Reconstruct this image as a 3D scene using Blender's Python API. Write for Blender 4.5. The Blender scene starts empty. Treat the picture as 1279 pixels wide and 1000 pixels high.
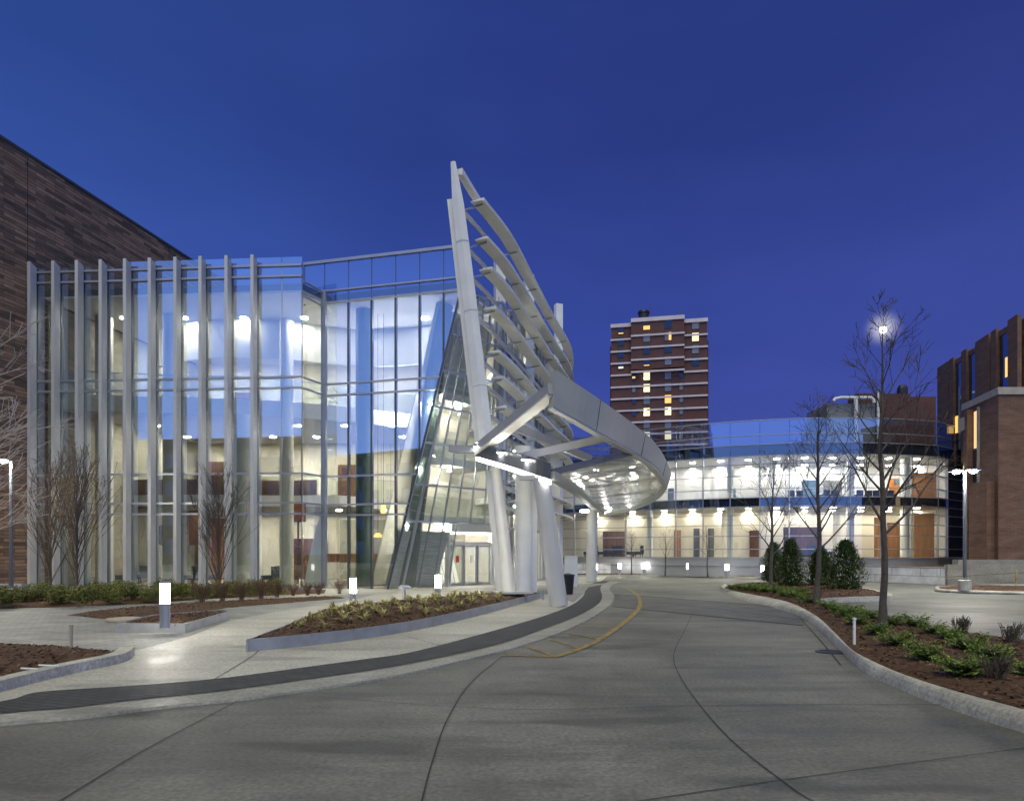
import bpy, bmesh, math, random
from mathutils import Vector, Matrix
from mathutils.geometry import tessellate_polygon
R = math.radians
rng = random.Random(7)
sc = bpy.context.scene
COL = sc.collection

# ------------------------------------------------------------------ view maths
F, CX, HY, EYE = 853.0, 639.5, 690.0, 1.75
def P(px, py, Y):
    return Vector(((px-CX)/F*Y, Y, EYE-(py-HY)/F*Y))
def G(px, py, z=0.0):
    Y = (EYE-z)*F/(py-HY)
    return Vector(((px-CX)/F*Y, Y, z))
def XY(px, Y, z=0.0):
    return Vector(((px-CX)/F*Y, Y, z))
def ZZ(py, Y):
    return EYE-(py-HY)/F*Y

def cat(pts, n=8, closed=False):
    pts = [Vector(p) for p in pts]
    out = []
    m = len(pts)
    for i in range(m-1 if not closed else m):
        p0 = pts[(i-1) % m] if (i > 0 or closed) else pts[0]*2-pts[1]
        p1 = pts[i]; p2 = pts[(i+1) % m]
        p3 = pts[(i+2) % m] if (i+2 < m or closed) else p2*2-p1
        for k in range(n):
            t = k/n
            out.append(0.5*((2*p1)+(p2-p0)*t+(2*p0-5*p1+4*p2-p3)*t*t+(3*p1-p0-3*p2+p3)*t**3))
    if not closed: out.append(pts[-1])
    return out
def resample(pts, n):
    L = [0]
    for a, b in zip(pts, pts[1:]): L.append(L[-1]+(b-a).length)
    out = []; j = 0
    for i in range(n):
        s = L[-1]*i/(n-1)
        while j < len(L)-2 and L[j+1] < s: j += 1
        d = L[j+1]-L[j]
        out.append(pts[j].lerp(pts[j+1], 0 if d == 0 else (s-L[j])/d))
    return out
def along(pts, s):
    for a, b in zip(pts, pts[1:]):
        d = (b-a).length
        if s <= d: return a.lerp(b, s/d), (b-a).normalized()
        s -= d
    return pts[-1].copy(), (pts[-1]-pts[-2]).normalized()

# ------------------------------------------------------------------ mesh helpers
class MB:
    def __init__(s): s.v = []; s.f = []; s.mi = []; s.cur = 0
    def face(s, idx): s.f.append(tuple(idx)); s.mi.append(s.cur)
    def quad(s, *ps):
        b = len(s.v); s.v += [Vector(p) for p in ps]; s.face(range(b, b+len(ps))); return s
    def obox(s, o, ax, ay, az):
        o, ax, ay, az = Vector(o), Vector(ax), Vector(ay), Vector(az)
        if ax.cross(ay).dot(az) < 0: ax, ay = ay, ax
        b = len(s.v)
        for k in (0, 1):
            for q in ((0, 0), (1, 0), (1, 1), (0, 1)):
                s.v.append(o+ax*q[0]+ay*q[1]+az*k)
        for f in ((3, 2, 1, 0), (4, 5, 6, 7), (0, 1, 5, 4), (1, 2, 6, 5), (2, 3, 7, 6), (3, 0, 4, 7)):
            s.face([b+i for i in f])
        return s
    def box(s, c, size, rz=0):
        c = Vector(c); a = Vector((math.cos(rz), math.sin(rz), 0)); b = Vector((-a.y, a.x, 0))
        ax, ay, az = a*size[0], b*size[1], Vector((0, 0, size[2]))
        return s.obox(c-ax/2-ay/2-az/2, ax, ay, az)
    def beam(s, p0, p1, w, h, up=(0, 0, 1)):
        p0, p1 = Vector(p0), Vector(p1); d = p1-p0
        side = d.cross(Vector(up))
        if side.length < 1e-6: side = d.cross(Vector((1, 0, 0)))
        side.normalize(); u = side.cross(d).normalized()
        return s.obox(p0-side*w/2-u*h/2, d, side*w, u*h)
    def tube(s, pts, radii, n=8, caps=True):
        pts = [Vector(p) for p in pts]
        if not hasattr(radii, '__len__'): radii = [radii]*len(pts)
        b = len(s.v); ref = None
        for i, p in enumerate(pts):
            d = (pts[min(i+1, len(pts)-1)]-pts[max(i-1, 0)]).normalized()
            if ref is None:
                ref = d.cross(Vector((0, 0, 1)))
                if ref.length < .05: ref = d.cross(Vector((1, 0, 0)))
            ref = (ref-d*ref.dot(d)).normalized(); q = d.cross(ref)
            for k in range(n):
                a = 2*math.pi*k/n
                s.v.append(p+(ref*math.cos(a)+q*math.sin(a))*radii[i])
        for i in range(len(pts)-1):
            for k in range(n):
                k2 = (k+1) % n
                s.face((b+i*n+k, b+i*n+k2, b+(i+1)*n+k2, b+(i+1)*n+k))
        if caps:
            s.face([b+k for k in range(n)][::-1]); e = b+(len(pts)-1)*n
            s.face([e+k for k in range(n)])
        return s
    def lathe(s, c, prof, n=20):   # prof: (r, z)
        c = Vector(c); b = len(s.v)
        for r, z in prof:
            for k in range(n):
                a = 2*math.pi*k/n; s.v.append(c+Vector((r*math.cos(a), r*math.sin(a), z)))
        for i in range(len(prof)-1):
            for k in range(n):
                k2 = (k+1) % n
                s.face((b+i*n+k, b+i*n+k2, b+(i+1)*n+k2, b+(i+1)*n+k))
        s.face([b+k for k in range(n)][::-1]); e = b+(len(prof)-1)*n
        s.face([e+k for k in range(n)])
        return s
    def prism(s, poly, z0, z1):
        poly = [Vector(p) for p in poly]
        area = sum(a.x*b.y-b.x*a.y for a, b in zip(poly, poly[1:]+poly[:1]))
        if area < 0: poly = poly[::-1]
        b = len(s.v); n = len(poly)
        for z in (z0, z1):
            for p in poly: s.v.append(Vector((p.x, p.y, z)))
        s.face([b+i for i in range(n)][::-1]); s.face([b+n+i for i in range(n)])
        for i in range(n):
            j = (i+1) % n; s.face((b+i, b+j, b+n+j, b+n+i))
        return s
    def sweep(s, pts, prof, caps=True):   # prof: list of (a: to the right of travel, b: up)
        pts = [Vector(p) for p in pts]; b = len(s.v); m = 0
        for i, p in enumerate(pts):
            d = pts[min(i+1, len(pts)-1)]-pts[max(i-1, 0)]
            n = Vector((d.y, -d.x, 0)).normalized()
            pr = prof(i/(len(pts)-1)) if callable(prof) else prof
            m = len(pr)
            for a, u in pr: s.v.append(p+n*a+Vector((0, 0, u)))
        for i in range(len(pts)-1):
            for k in range(m):
                k2 = (k+1) % m
                s.face((b+i*m+k, b+i*m+k2, b+(i+1)*m+k2, b+(i+1)*m+k))
        if caps:
            s.face([b+k for k in range(m)][::-1]); e = b+(len(pts)-1)*m
            s.face([e+k for k in range(m)])
        return s
    def strip(s, A, B):
        for i in range(len(A)-1): s.quad(A[i], B[i], B[i+1], A[i+1])
        return s
    def build(s, name, m, parent=None, smooth=False, fixn=False):
        off = parent_world(parent)
        me = bpy.data.meshes.new(name)
        me.from_pydata([tuple(v-off) for v in s.v], [], s.f)
        ms = m if isinstance(m, (list, tuple)) else [m]
        for x in ms: me.materials.append(x)
        if len(ms) > 1: me.polygons.foreach_set('material_index', s.mi)
        if fixn:
            bm = bmesh.new(); bm.from_mesh(me)
            bmesh.ops.recalc_face_normals(bm, faces=bm.faces); bm.to_mesh(me); bm.free()
        uv = me.uv_layers.new(name='UVMap')
        data = [0.0]*(2*len(me.loops))
        for p in me.polygons:
            n = p.normal
            if abs(n.z) > .75:
                for li in p.loop_indices:
                    c = me.vertices[me.loops[li].vertex_index].co+off
                    data[2*li] = c.x; data[2*li+1] = c.y
            else:
                t = Vector((-n.y, n.x, 0)).normalized()
                for li in p.loop_indices:
                    c = me.vertices[me.loops[li].vertex_index].co+off
                    data[2*li] = c.dot(t); data[2*li+1] = c.z
        uv.data.foreach_set('uv', data)
        if smooth: me.polygons.foreach_set('use_smooth', [True]*len(me.polygons))
        me.update()
        o = bpy.data.objects.new(name, me); COL.objects.link(o)
        if parent: o.parent = parent
        if smooth and smooth != 'all':
            try: me.set_sharp_from_angle(angle=R(40))
            except Exception: pass
        return o
def parent_world(p):
    v = Vector((0, 0, 0))
    while p is not None:
        v += p.location; p = p.parent
    return v
def tag(o, label=None, catg=None, group=None, kind=None):
    if label: o['label'] = label
    if catg: o['category'] = catg
    if group: o['group'] = group
    if kind: o['kind'] = kind
    return o
def thing(name, label, catg, loc=(0, 0, 0), group=None):
    o = bpy.data.objects.new(name, None); o.empty_display_size = .3
    COL.objects.link(o); o.location = loc
    return tag(o, label, catg, group)
def kids(o): return [c for c in bpy.data.objects if c.parent is o]
def copy_tree(o, parent=None):
    c = o.copy(); COL.objects.link(c)
    if parent: c.parent = parent
    for ch in kids(o): copy_tree(ch, c)
    return c
def place(o, loc, rz=0.0, s=1.0, label=None):
    o.location = loc; o.rotation_euler = (0, 0, rz)
    o.scale = (s, s, s) if not hasattr(s, '__len__') else s
    if label: o['label'] = label
    return o

# ------------------------------------------------------------------ materials
def newmat(name):
    m = bpy.data.materials.new(name); m.use_nodes = True
    nt = m.node_tree; nt.nodes.clear()
    out = nt.nodes.new('ShaderNodeOutputMaterial')
    return m, nt, out
def N(nt, t, **kw):
    n = nt.nodes.new(t)
    for k, v in kw.items(): setattr(n, k, v)
    return n
def rgb(c): return (c[0], c[1], c[2], 1)
def mixcol(nt, fac, a, b, mode='MIX'):
    n = nt.nodes.new('ShaderNodeMix'); n.data_type = 'RGBA'; n.blend_type = mode
    for sock, val in ((n.inputs[0], fac), (n.inputs[6], a), (n.inputs[7], b)):
        if isinstance(val, bpy.types.NodeSocket): nt.links.new(val, sock)
        elif isinstance(val, (int, float)): sock.default_value = val
        else: sock.default_value = rgb(val)
    return n.outputs[2]
def ramp(nt, fac, stops):
    n = nt.nodes.new('ShaderNodeValToRGB'); e = n.color_ramp.elements
    while len(e) < len(stops): e.new(.5)
    for el, (p, c) in zip(e, stops):
        el.position = p; el.color = rgb(c) if hasattr(c, '__len__') else (c, c, c, 1)
    nt.links.new(fac, n.inputs[0]); return n.outputs[0]
def noise(nt, scale, detail=4, vec=None, rough=.55):
    n = nt.nodes.new('ShaderNodeTexNoise'); n.inputs['Scale'].default_value = scale
    n.inputs['Detail'].default_value = detail; n.inputs['Roughness'].default_value = rough
    if vec is not None: nt.links.new(vec, n.inputs['Vector'])
    return n.outputs['Fac']
def coords(nt, kind='Object', scale=None):
    t = nt.nodes.new('ShaderNodeTexCoord'); o = t.outputs[kind]
    if scale:
        mp = nt.nodes.new('ShaderNodeMapping'); mp.inputs['Scale'].default_value = scale
        nt.links.new(o, mp.inputs['Vector']); o = mp.outputs['Vector']
    return o
def surf(name, col, rough=.6, metal=0, var=.2, scale=3.0, bump=0, bscale=40, rvar=0, spec=.5, vscale=None):
    m, nt, out = newmat(name)
    b = N(nt, 'ShaderNodeBsdfPrincipled')
    vec = coords(nt, 'Object', vscale)
    f = noise(nt, scale, 6, vec)
    c = mixcol(nt, ramp(nt, f, [(.3, 0), (.7, 1)]), [x*(1-var) for x in col], [min(1, x*(1+var)) for x in col])
    nt.links.new(c, b.inputs['Base Color'])
    b.inputs['Metallic'].default_value = metal; b.inputs['Roughness'].default_value = rough
    b.inputs['Specular IOR Level'].default_value = spec
    if rvar:
        mr = N(nt, 'ShaderNodeMapRange'); mr.inputs[3].default_value = rough-rvar; mr.inputs[4].default_value = rough+rvar
        nt.links.new(f, mr.inputs[0]); nt.links.new(mr.outputs[0], b.inputs['Roughness'])
    if bump:
        bp = N(nt, 'ShaderNodeBump'); bp.inputs['Strength'].default_value = bump; bp.inputs['Distance'].default_value = .02
        nt.links.new(noise(nt, bscale, 4, coords(nt)), bp.inputs['Height']); nt.links.new(bp.outputs[0], b.inputs['Normal'])
    nt.links.new(b.outputs[0], out.inputs[0]); return m
def emit(name, col, strength):
    m, nt, out = newmat(name); e = N(nt, 'ShaderNodeEmission')
    e.inputs[0].default_value = rgb(col); e.inputs[1].default_value = strength
    nt.links.new(e.outputs[0], out.inputs[0]); return m
def glassmat(name, r0=.15, tint=(.85, .92, .9), refl=(1, 1, 1), dark=None, wav=0.0, gr=.01):
    m, nt, out = newmat(name)
    lw = N(nt, 'ShaderNodeLayerWeight'); lw.inputs[0].default_value = .5
    pw = N(nt, 'ShaderNodeMath', operation='POWER'); pw.inputs[1].default_value = 4
    nt.links.new(lw.outputs['Facing'], pw.inputs[0])
    ma = N(nt, 'ShaderNodeMath', operation='MULTIPLY_ADD'); ma.inputs[1].default_value = 1-r0; ma.inputs[2].default_value = r0
    ma.use_clamp = True
    nt.links.new(pw.outputs[0], ma.inputs[0])
    if dark is None:
        t = N(nt, 'ShaderNodeBsdfTransparent'); t.inputs[0].default_value = rgb(tint)
    else:
        t = N(nt, 'ShaderNodeBsdfDiffuse'); t.inputs[0].default_value = rgb(dark)
    g = N(nt, 'ShaderNodeBsdfGlossy'); g.inputs[0].default_value = rgb(refl); g.inputs['Roughness'].default_value = gr
    if wav:
        bp = N(nt, 'ShaderNodeBump'); bp.inputs['Strength'].default_value = wav; bp.inputs['Distance'].default_value = .05
        nt.links.new(noise(nt, .9, 2, coords(nt)), bp.inputs['Height']); nt.links.new(bp.outputs[0], g.inputs['Normal'])
    mx = N(nt, 'ShaderNodeMixShader'); nt.links.new(ma.outputs[0], mx.inputs[0])
    nt.links.new(t.outputs[0], mx.inputs[1]); nt.links.new(g.outputs[0], mx.inputs[2])
    nt.links.new(mx.outputs[0], out.inputs[0]); return m
def brickmat(name, c1, c2, mortar, bw, bh, var=(.6, 1.3), stretch=(.25, 2.2, 1), ms=.012, rough=.85):
    m, nt, out = newmat(name); b = N(nt, 'ShaderNodeBsdfPrincipled')
    uv = coords(nt, 'UV')
    t = N(nt, 'ShaderNodeTexBrick'); t.inputs['Color1'].default_value = rgb(c1); t.inputs['Color2'].default_value = rgb(c2)
    t.inputs['Mortar'].default_value = rgb(mortar); t.inputs['Scale'].default_value = 1
    t.inputs['Mortar Size'].default_value = ms; t.inputs['Mortar Smooth'].default_value = .3
    t.inputs['Brick Width'].default_value = bw; t.inputs['Row Height'].default_value = bh; t.inputs['Bias'].default_value = 0
    nt.links.new(uv, t.inputs['Vector'])
    mp = N(nt, 'ShaderNodeMapping'); mp.inputs['Scale'].default_value = stretch; nt.links.new(uv, mp.inputs['Vector'])
    f = noise(nt, 1.2, 5, mp.outputs[0], .7)
    k = ramp(nt, f, [(.32, var[0]), (.5, 1.0), (.68, var[1])])
    c = mixcol(nt, 1.0, t.outputs['Color'], k, 'MULTIPLY')
    nt.links.new(c, b.inputs['Base Color']); b.inputs['Roughness'].default_value = rough
    bp = N(nt, 'ShaderNodeBump'); bp.inputs['Strength'].default_value = .4; bp.inputs['Distance'].default_value = .01
    nt.links.new(t.outputs['Fac'], bp.inputs['Height']); bp.invert = True
    nt.links.new(bp.outputs[0], b.inputs['Normal'])
    nt.links.new(b.outputs[0], out.inputs[0]); return m
def concrete(name, col, rough=.55, stain=.35, joints=None, rot=0, rvar=.12):
    m, nt, out = newmat(name); b = N(nt, 'ShaderNodeBsdfPrincipled')
    o = coords(nt)
    big = noise(nt, .25, 5, o, .6); mid = noise(nt, 1.7, 6, o, .65); fine = noise(nt, 22, 3, o)
    strk = noise(nt, 1.0, 6, coords(nt, 'Object', (.25, 1.4, 1)), .7)
    c = mixcol(nt, ramp(nt, big, [(.35, 0), (.65, 1)]), [x*(1-stain*.6) for x in col], [x*(1+stain*.5) for x in col])
    c = mixcol(nt, ramp(nt, mid, [(.36, .65*stain), (.52, 0)]), c, [x*.35 for x in col])
    c = mixcol(nt, ramp(nt, strk, [(.38, .85*stain), (.53, 0)]), c, [x*.45 for x in col])
    c = mixcol(nt, 1.0, c, ramp(nt, fine, [(.3, .70), (.7, 1.28)]), 'MULTIPLY')
    spots = noise(nt, .55, 2, coords(nt, 'Object', (.6, 2.0, 1)))
    c = mixcol(nt, ramp(nt, spots, [(.60, 0), (.66, .55*min(1, stain*2))]), c, [x*.3 for x in col])
    nt.links.new(c, b.inputs['Base Color'])
    mr = N(nt, 'ShaderNodeMapRange'); mr.inputs[1].default_value = .3; mr.inputs[2].default_value = .7
    mr.inputs[3].default_value = rough-rvar; mr.inputs[4].default_value = rough+rvar
    nt.links.new(mid, mr.inputs[0]); nt.links.new(mr.outputs[0], b.inputs['Roughness'])
    b.inputs['Specular IOR Level'].default_value = .35
    bp = N(nt, 'ShaderNodeBump'); bp.inputs['Strength'].default_value = .25; bp.inputs['Distance'].default_value = .01
    nt.links.new(noise(nt, 60, 4, o), bp.inputs['Height']); nt.links.new(bp.outputs[0], b.inputs['Normal'])
    nt.links.new(b.outputs[0], out.inputs[0]); return m
def pavers(name, c1, c2, mortar, bw, bh, rot=0, rough=.6, ms=.015, kind='Object'):
    m, nt, out = newmat(name); b = N(nt, 'ShaderNodeBsdfPrincipled')
    mp = N(nt, 'ShaderNodeMapping'); mp.inputs['Rotation'].default_value = (0, 0, rot)
    nt.links.new(coords(nt, kind), mp.inputs['Vector'])
    t = N(nt, 'ShaderNodeTexBrick'); t.inputs['Color1'].default_value = rgb(c1); t.inputs['Color2'].default_value = rgb(c2)
    t.inputs['Mortar'].default_value = rgb(mortar); t.inputs['Scale'].default_value = 1; t.inputs['Mortar Size'].default_value = ms
    t.inputs['Brick Width'].default_value = bw; t.inputs['Row Height'].default_value = bh
    nt.links.new(mp.outputs[0], t.inputs['Vector'])
    c = mixcol(nt, 1.0, t.outputs['Color'], ramp(nt, noise(nt, 1.2, 6, coords(nt), .65), [(.3, .65), (.7, 1.25)]), 'MULTIPLY')
    nt.links.new(c, b.inputs['Base Color']); b.inputs['Roughness'].default_value = rough
    bp = N(nt, 'ShaderNodeBump'); bp.inputs['Strength'].default_value = .6; bp.inputs['Distance'].default_value = .01; bp.invert = True
    nt.links.new(t.outputs['Fac'], bp.inputs['Height']); nt.links.new(bp.outputs[0], b.inputs['Normal'])
    nt.links.new(b.outputs[0], out.inputs[0]); return m
def leafmat(name, cols, rough=.55):
    m, nt, out = newmat(name); b = N(nt, 'ShaderNodeBsdfPrincipled')
    g = N(nt, 'ShaderNodeNewGeometry')
    c = ramp(nt, g.outputs['Random Per Island'], [(i/(len(cols)-1), c) for i, c in enumerate(cols)])
    k = ramp(nt, noise(nt, 4.0, 3, coords(nt)), [(.3, .6), (.7, 1.35)])
    nt.links.new(mixcol(nt, 1.0, c, k, 'MULTIPLY'), b.inputs['Base Color'])
    b.inputs['Roughness'].default_value = rough; b.inputs['Specular IOR Level'].default_value = .3
    nt.links.new(b.outputs[0], out.inputs[0]); return m

M = {}
M['road'] = concrete('drive concrete', (.180, .183, .170), .60, .65)
M['walk'] = concrete('pavement concrete', (.46, .45, .41), .55, .3)
M['kerb'] = concrete('kerb concrete', (.48, .47, .42), .6, .4)
M['kerb2'] = concrete('flush kerb concrete', (.30, .30, .28), .55, .35)
M['conc_wall'] = concrete('cast concrete wall', (.30, .28, .24), .8, .4)
M['plaza'] = pavers('plaza pavers', (.26, .265, .26), (.34, .34, .33), (.12, .12, .12), .6, .12, R(8))
M['band'] = pavers('dark pavers', (.026, .028, .036), (.050, .052, .060), (.011, .011, .012), .24, .12, R(20), .7)
M['roadpav'] = pavers('road pavers', (.085, .088, .088), (.13, .13, .128), (.04, .04, .04), .3, .15, R(-12), .55)
M['soil'] = surf('outer ground', (.10, .10, .095), .9, 0, .3, .3)
M['mulch'] = surf('bark mulch', (.085, .044, .021), .95, 0, .65, 14, .8, 60)
M['chip'] = leafmat('bark chips', [(.028, .015, .010), (.065, .034, .020), (.11, .062, .038), (.20, .14, .10)], .9)
M['joint'] = surf('joint filler', (.04, .04, .038), .9)
M['yellow'] = surf('worn yellow paint', (.28, .205, .065), .7, 0, .6, 7)
M['steel'] = surf('galvanised edging', (.34, .35, .36), .45, .3, .15, 3)
M['white'] = surf('white painted steel', (.72, .72, .68), .42, 0, .06, 1.5, rvar=.08)
M['warmgrey'] = surf('canopy steel paint', (.38, .385, .35), .42, 0, .06, 1.2, rvar=.06)
M['bluegrey'] = surf('canopy beam paint', (.30, .31, .33), .45, 0, .06, 1.2)
M['dkgrey'] = surf('dark grey panel', (.10, .11, .125), .35, .2, .1, 2)
M['colpaint'] = surf('column paint', (.50, .50, .48), .38, 0, .06, 1.0, rvar=.05)
M['fin'] = surf('anodised fin', (.52, .52, .52), .45, .1, .06, .8)
M['mull'] = surf('aluminium mullion', (.38, .39, .42), .35, .5, .08, 2)
M['mulldk'] = surf('dark mullion', (.09, .095, .105), .4, .4, .1, 2)
M['brickL'] = brickmat('long dark brick', (.34, .215, .135), (.095, .066, .050), (.05, .04, .033), 1.1, .16, (.55, 1.45), (.5, 3.2, 1))
M['brickR'] = brickmat('red brown brick', (.215, .112, .066), (.160, .086, .055), (.10, .075, .06), .42, .11, (.7, 1.25), (.5, 1.6, 1))
M['brickT'] = brickmat('tower brick', (.118, .050, .042), (.098, .043, .037), (.08, .045, .04), .8, .25, (.85, 1.15), (.3, .3, 1))
M['brickB'] = brickmat('dark block brick', (.03, .028, .026), (.024, .022, .022), (.02, .02, .02), .8, .3)
M['stone'] = surf('limestone band', (.40, .35, .29), .8, 0, .15, 2)
M['tband'] = surf('tower band', (.62, .54, .54), .8, 0, .1, .5)
M['glassL'] = glassmat('pavilion glass', .36, (.80, .86, .84), (.85, .95, 1.0))
M['glassE'] = glassmat('entrance glass', .16, (.82, .88, .85))
M['glassF'] = glassmat('far wing glass', .09, (.92, .95, .94), (.8, .9, 1))
M['glassP'] = glassmat('parapet glass', .26, (.70, .76, .84), (.72, .84, 1.0))
M['spand'] = glassmat('spandrel glass', .20, dark=(.015, .02, .03), refl=(.72, .84, 1.0))
M['glassC'] = glassmat('canopy glass', .26, (.74, .80, .78), gr=.13)
M['glassD'] = glassmat('dark window glass', .30, dark=(.008, .011, .016), refl=(.6, .75, 1))
M['balu'] = glassmat('balustrade glass', .05, (.93, .96, .945))
M['glassT'] = glassmat('tower window glass', .06, dark=(.016, .022, .04), refl=(.6, .75, 1))
M['iwhite'] = surf('white interior plaster', (.78, .77, .74), .8, 0, .03, 1)
M['icream'] = surf('cream interior plaster', (.74, .70, .59), .8, 0, .05, .7)
M['iolive'] = surf('olive interior panel', (.34, .33, .26), .7, 0, .1, .8)
M['ifloor'] = surf('polished interior floor', (.34, .32, .27), .25, 0, .1, 1)
M['wood'] = surf('cherry wood panel', (.30, .15, .075), .4, 0, .3, 1.2, vscale=(6, 6, .7))
M['wooddk'] = surf('walnut desk', (.10, .045, .025), .35, 0, .3, 1.5, vscale=(5, 5, 1))
M['olived'] = surf('dark olive spandrel', (.045, .045, .035), .5, 0, .2, 1.0, spec=.05)
M['tealcol'] = surf('teal grey column', (.10, .14, .13), .45, 0, .1, 1)
M['navy'] = surf('navy fabric', (.03, .04, .08), .8)
M['black'] = surf('black paint', (.012, .012, .014), .45)
M['red'] = surf('red placard', (.55, .06, .06), .6)
M['paper'] = surf('white placard', (.8, .8, .78), .6, 0, .03)
M['orange'] = surf('orange art panel', (.55, .20, .05), .6, 0, .2, 2)
M['blueart'] = surf('blue art panel', (.09, .16, .22), .6, 0, .2, 2)
M['bark'] = surf('grey bark', (.085, .072, .06), .9, 0, .35, 12, .6, 50)
M['barkpale'] = surf('pale twig bark', (.52, .46, .41), .85, 0, .25, 12)
M['barkgrey'] = surf('grey brown twig', (.085, .068, .055), .9, 0, .3, 9)
M['redtwig'] = surf('red brown twig', (.13, .075, .05), .9, 0, .3, 9)
M['dryleaf'] = leafmat('dry tan leaves', [(.14, .075, .03), (.26, .16, .06), (.36, .24, .10)], .8)
M['box'] = leafmat('boxwood leaves', [(.025, .045, .012), (.07, .095, .020), (.16, .17, .034), (.26, .23, .05)])
M['juniper'] = leafmat('juniper sprays', [(.04, .085, .02), (.11, .19, .035), (.20, .30, .05), (.29, .36, .08)])
M['arb'] = leafmat('arborvitae foliage', [(.014, .034, .012), (.04, .075, .020), (.085, .13, .030), (.13, .18, .045)])
M['tuft'] = leafmat('daylily blades', [(.26, .25, .07), (.50, .44, .15), (.64, .55, .25)], .7)
M['lamp'] = emit('lit bollard lens', (1, .96, .86), 60)
M['lampfar'] = emit('lit far bollard lens', (1, .97, .92), 22)
M['pole_lamp'] = emit('lit street lamp lens', (1, .95, .84), 900)
M['led'] = emit('lit white strip', (1, .96, .88), 6.5)
M['added_flood'] = emit('added inner floodlight', (1, .94, .82), 420)
M['upl_added'] = emit('lit uplight lens', (1, .96, .88), 110)
M['led2'] = emit('lit canopy lamp', (1, .96, .88), 30)
M['down'] = emit('lit downlight', (1, .93, .80), 420)
M['downw'] = emit('lit white downlight', (1, .95, .86), 270)
M['downf'] = emit('lit far downlight', (1, .92, .76), 110)
M['downfw'] = emit('lit far white downlight', (1, .97, .92), 125)
M['winwarm'] = emit('lit warm window', (1, .55, .16), 1.0)
M['wincream'] = emit('lit cream window', (1, .86, .50), .95)
M['winspot'] = emit('lit bare bulb', (1, .88, .55), 14)
M['slit'] = emit('lit slit window', (1, .68, .30), .75)
M['pend'] = emit('lit amber pendant', (1, .55, .18), 2.2)
M['moon'] = emit('moon surface', (1, .96, .88), 6)

# ------------------------------------------------------------------ camera, world, light
cam = bpy.data.cameras.new('camera'); co = bpy.data.objects.new('camera', cam); COL.objects.link(co)
co.location = (0, 0, EYE); co.rotation_euler = (R(90), 0, 0)
cam.sensor_fit = 'HORIZONTAL'; cam.sensor_width = 36; cam.lens = 36*F/1279
cam.shift_y = (HY-500)/1279; cam.clip_end = 4000; cam.clip_start = .1
sc.camera = co
w = bpy.data.worlds.new('World'); sc.world = w; w.use_nodes = True
nt = w.node_tree; nt.nodes.clear()
wo = N(nt, 'ShaderNodeOutputWorld'); bg = N(nt, 'ShaderNodeBackground'); nt.links.new(bg.outputs[0], wo.inputs[0])
tc = N(nt, 'ShaderNodeTexCoord'); sx = N(nt, 'ShaderNodeSeparateXYZ')
nt.links.new(tc.outputs['Generated'], sx.inputs[0])
mz = N(nt, 'ShaderNodeMath', operation='MULTIPLY'); mz.inputs[1].default_value = 1.0; mz.use_clamp = True
nt.links.new(sx.outputs['Z'], mz.inputs[0])
base = ramp(nt, mz.outputs[0], [(0, (.034, .050, .235)), (.12, (.030, .048, .230)), (.30, (.024, .043, .215)), (.50, (.016, .031, .160)), (1, (.010, .022, .11))])
mx_ = N(nt, 'ShaderNodeMapRange'); mx_.inputs[1].default_value = -.55; mx_.inputs[2].default_value = .6
nt.links.new(sx.outputs['X'], mx_.inputs[0])
tint = ramp(nt, mx_.outputs[0], [(0, (1.15, 1.45, 1.22)), (.5, (1, 1, 1)), (1, (1.12, .97, .95))])
c = mixcol(nt, 1.0, base, tint, 'MULTIPLY')
my = N(nt, 'ShaderNodeMapRange'); my.inputs[1].default_value = .35; my.inputs[2].default_value = -.7; nt.links.new(sx.outputs['Y'], my.inputs[0])
c = mixcol(nt, my.outputs[0], c, ramp(nt, mz.outputs[0], [(0, (.26, .44, 1.02)), (.3, (.20, .36, .95)), (.5, (.05, .09, .36)), (1, (.012, .025, .13))]))
md = N(nt, 'ShaderNodeVectorMath', operation='DOT_PRODUCT'); nt.links.new(tc.outputs['Generated'], md.inputs[0])
mdir = Vector(((1103-CX)/F, 1, (HY-410)/F)).normalized(); md.inputs[1].default_value = mdir
hm = N(nt, 'ShaderNodeMapRange'); hm.inputs[1].default_value = 1-4.5e-4; hm.inputs[2].default_value = 1.0; nt.links.new(md.outputs['Value'], hm.inputs[0])
hp = N(nt, 'ShaderNodeMath', operation='POWER'); hp.inputs[1].default_value = 5.0; nt.links.new(hm.outputs[0], hp.inputs[0]); halo = hp.outputs[0]
hz = mixcol(nt, halo, (0, 0, 0), (.34, .33, .27))
c = mixcol(nt, 1.0, c, hz, 'ADD')
cl = noise(nt, 1.6, 4, coords(nt, 'Generated', (1, 1, 3)), .6)
c = mixcol(nt, 1.0, c, ramp(nt, cl, [(.3, (.90, .91, .93)), (.7, (1.20, 1.17, 1.12))]), 'MULTIPLY')
nt.links.new(c, bg.inputs[0]); bg.inputs[1].default_value = 1.0
sun = bpy.data.lights.new('dusk_sun', 'SUN'); sun.energy = 1.5; sun.angle = R(50); sun.color = (1, .93, .50)
so = bpy.data.objects.new('dusk_sun', sun); COL.objects.link(so)
so.rotation_euler = Vector((.04, .62, -1)).to_track_quat('-Z', 'Y').to_euler()
sc.view_settings.view_transform = 'Standard'; sc.view_settings.look = 'None'; sc.view_settings.gamma = 1
sc.view_settings.exposure = .55
sc.cycles.use_denoising = True
sc.cycles.max_bounces = 7; sc.cycles.diffuse_bounces = 4; sc.cycles.glossy_bounces = 4; sc.cycles.transparent_max_bounces = 16
sc.cycles.sample_clamp_indirect = 6; sc.cycles.caustics_reflective = False; sc.cycles.caustics_refractive = False
mb = MB(); mb.lathe((0, 0, 0), [(4.0*math.sin(a), -4.0*math.cos(a)) for a in [i*math.pi/10+.001 for i in range(11)]], 20)
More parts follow.
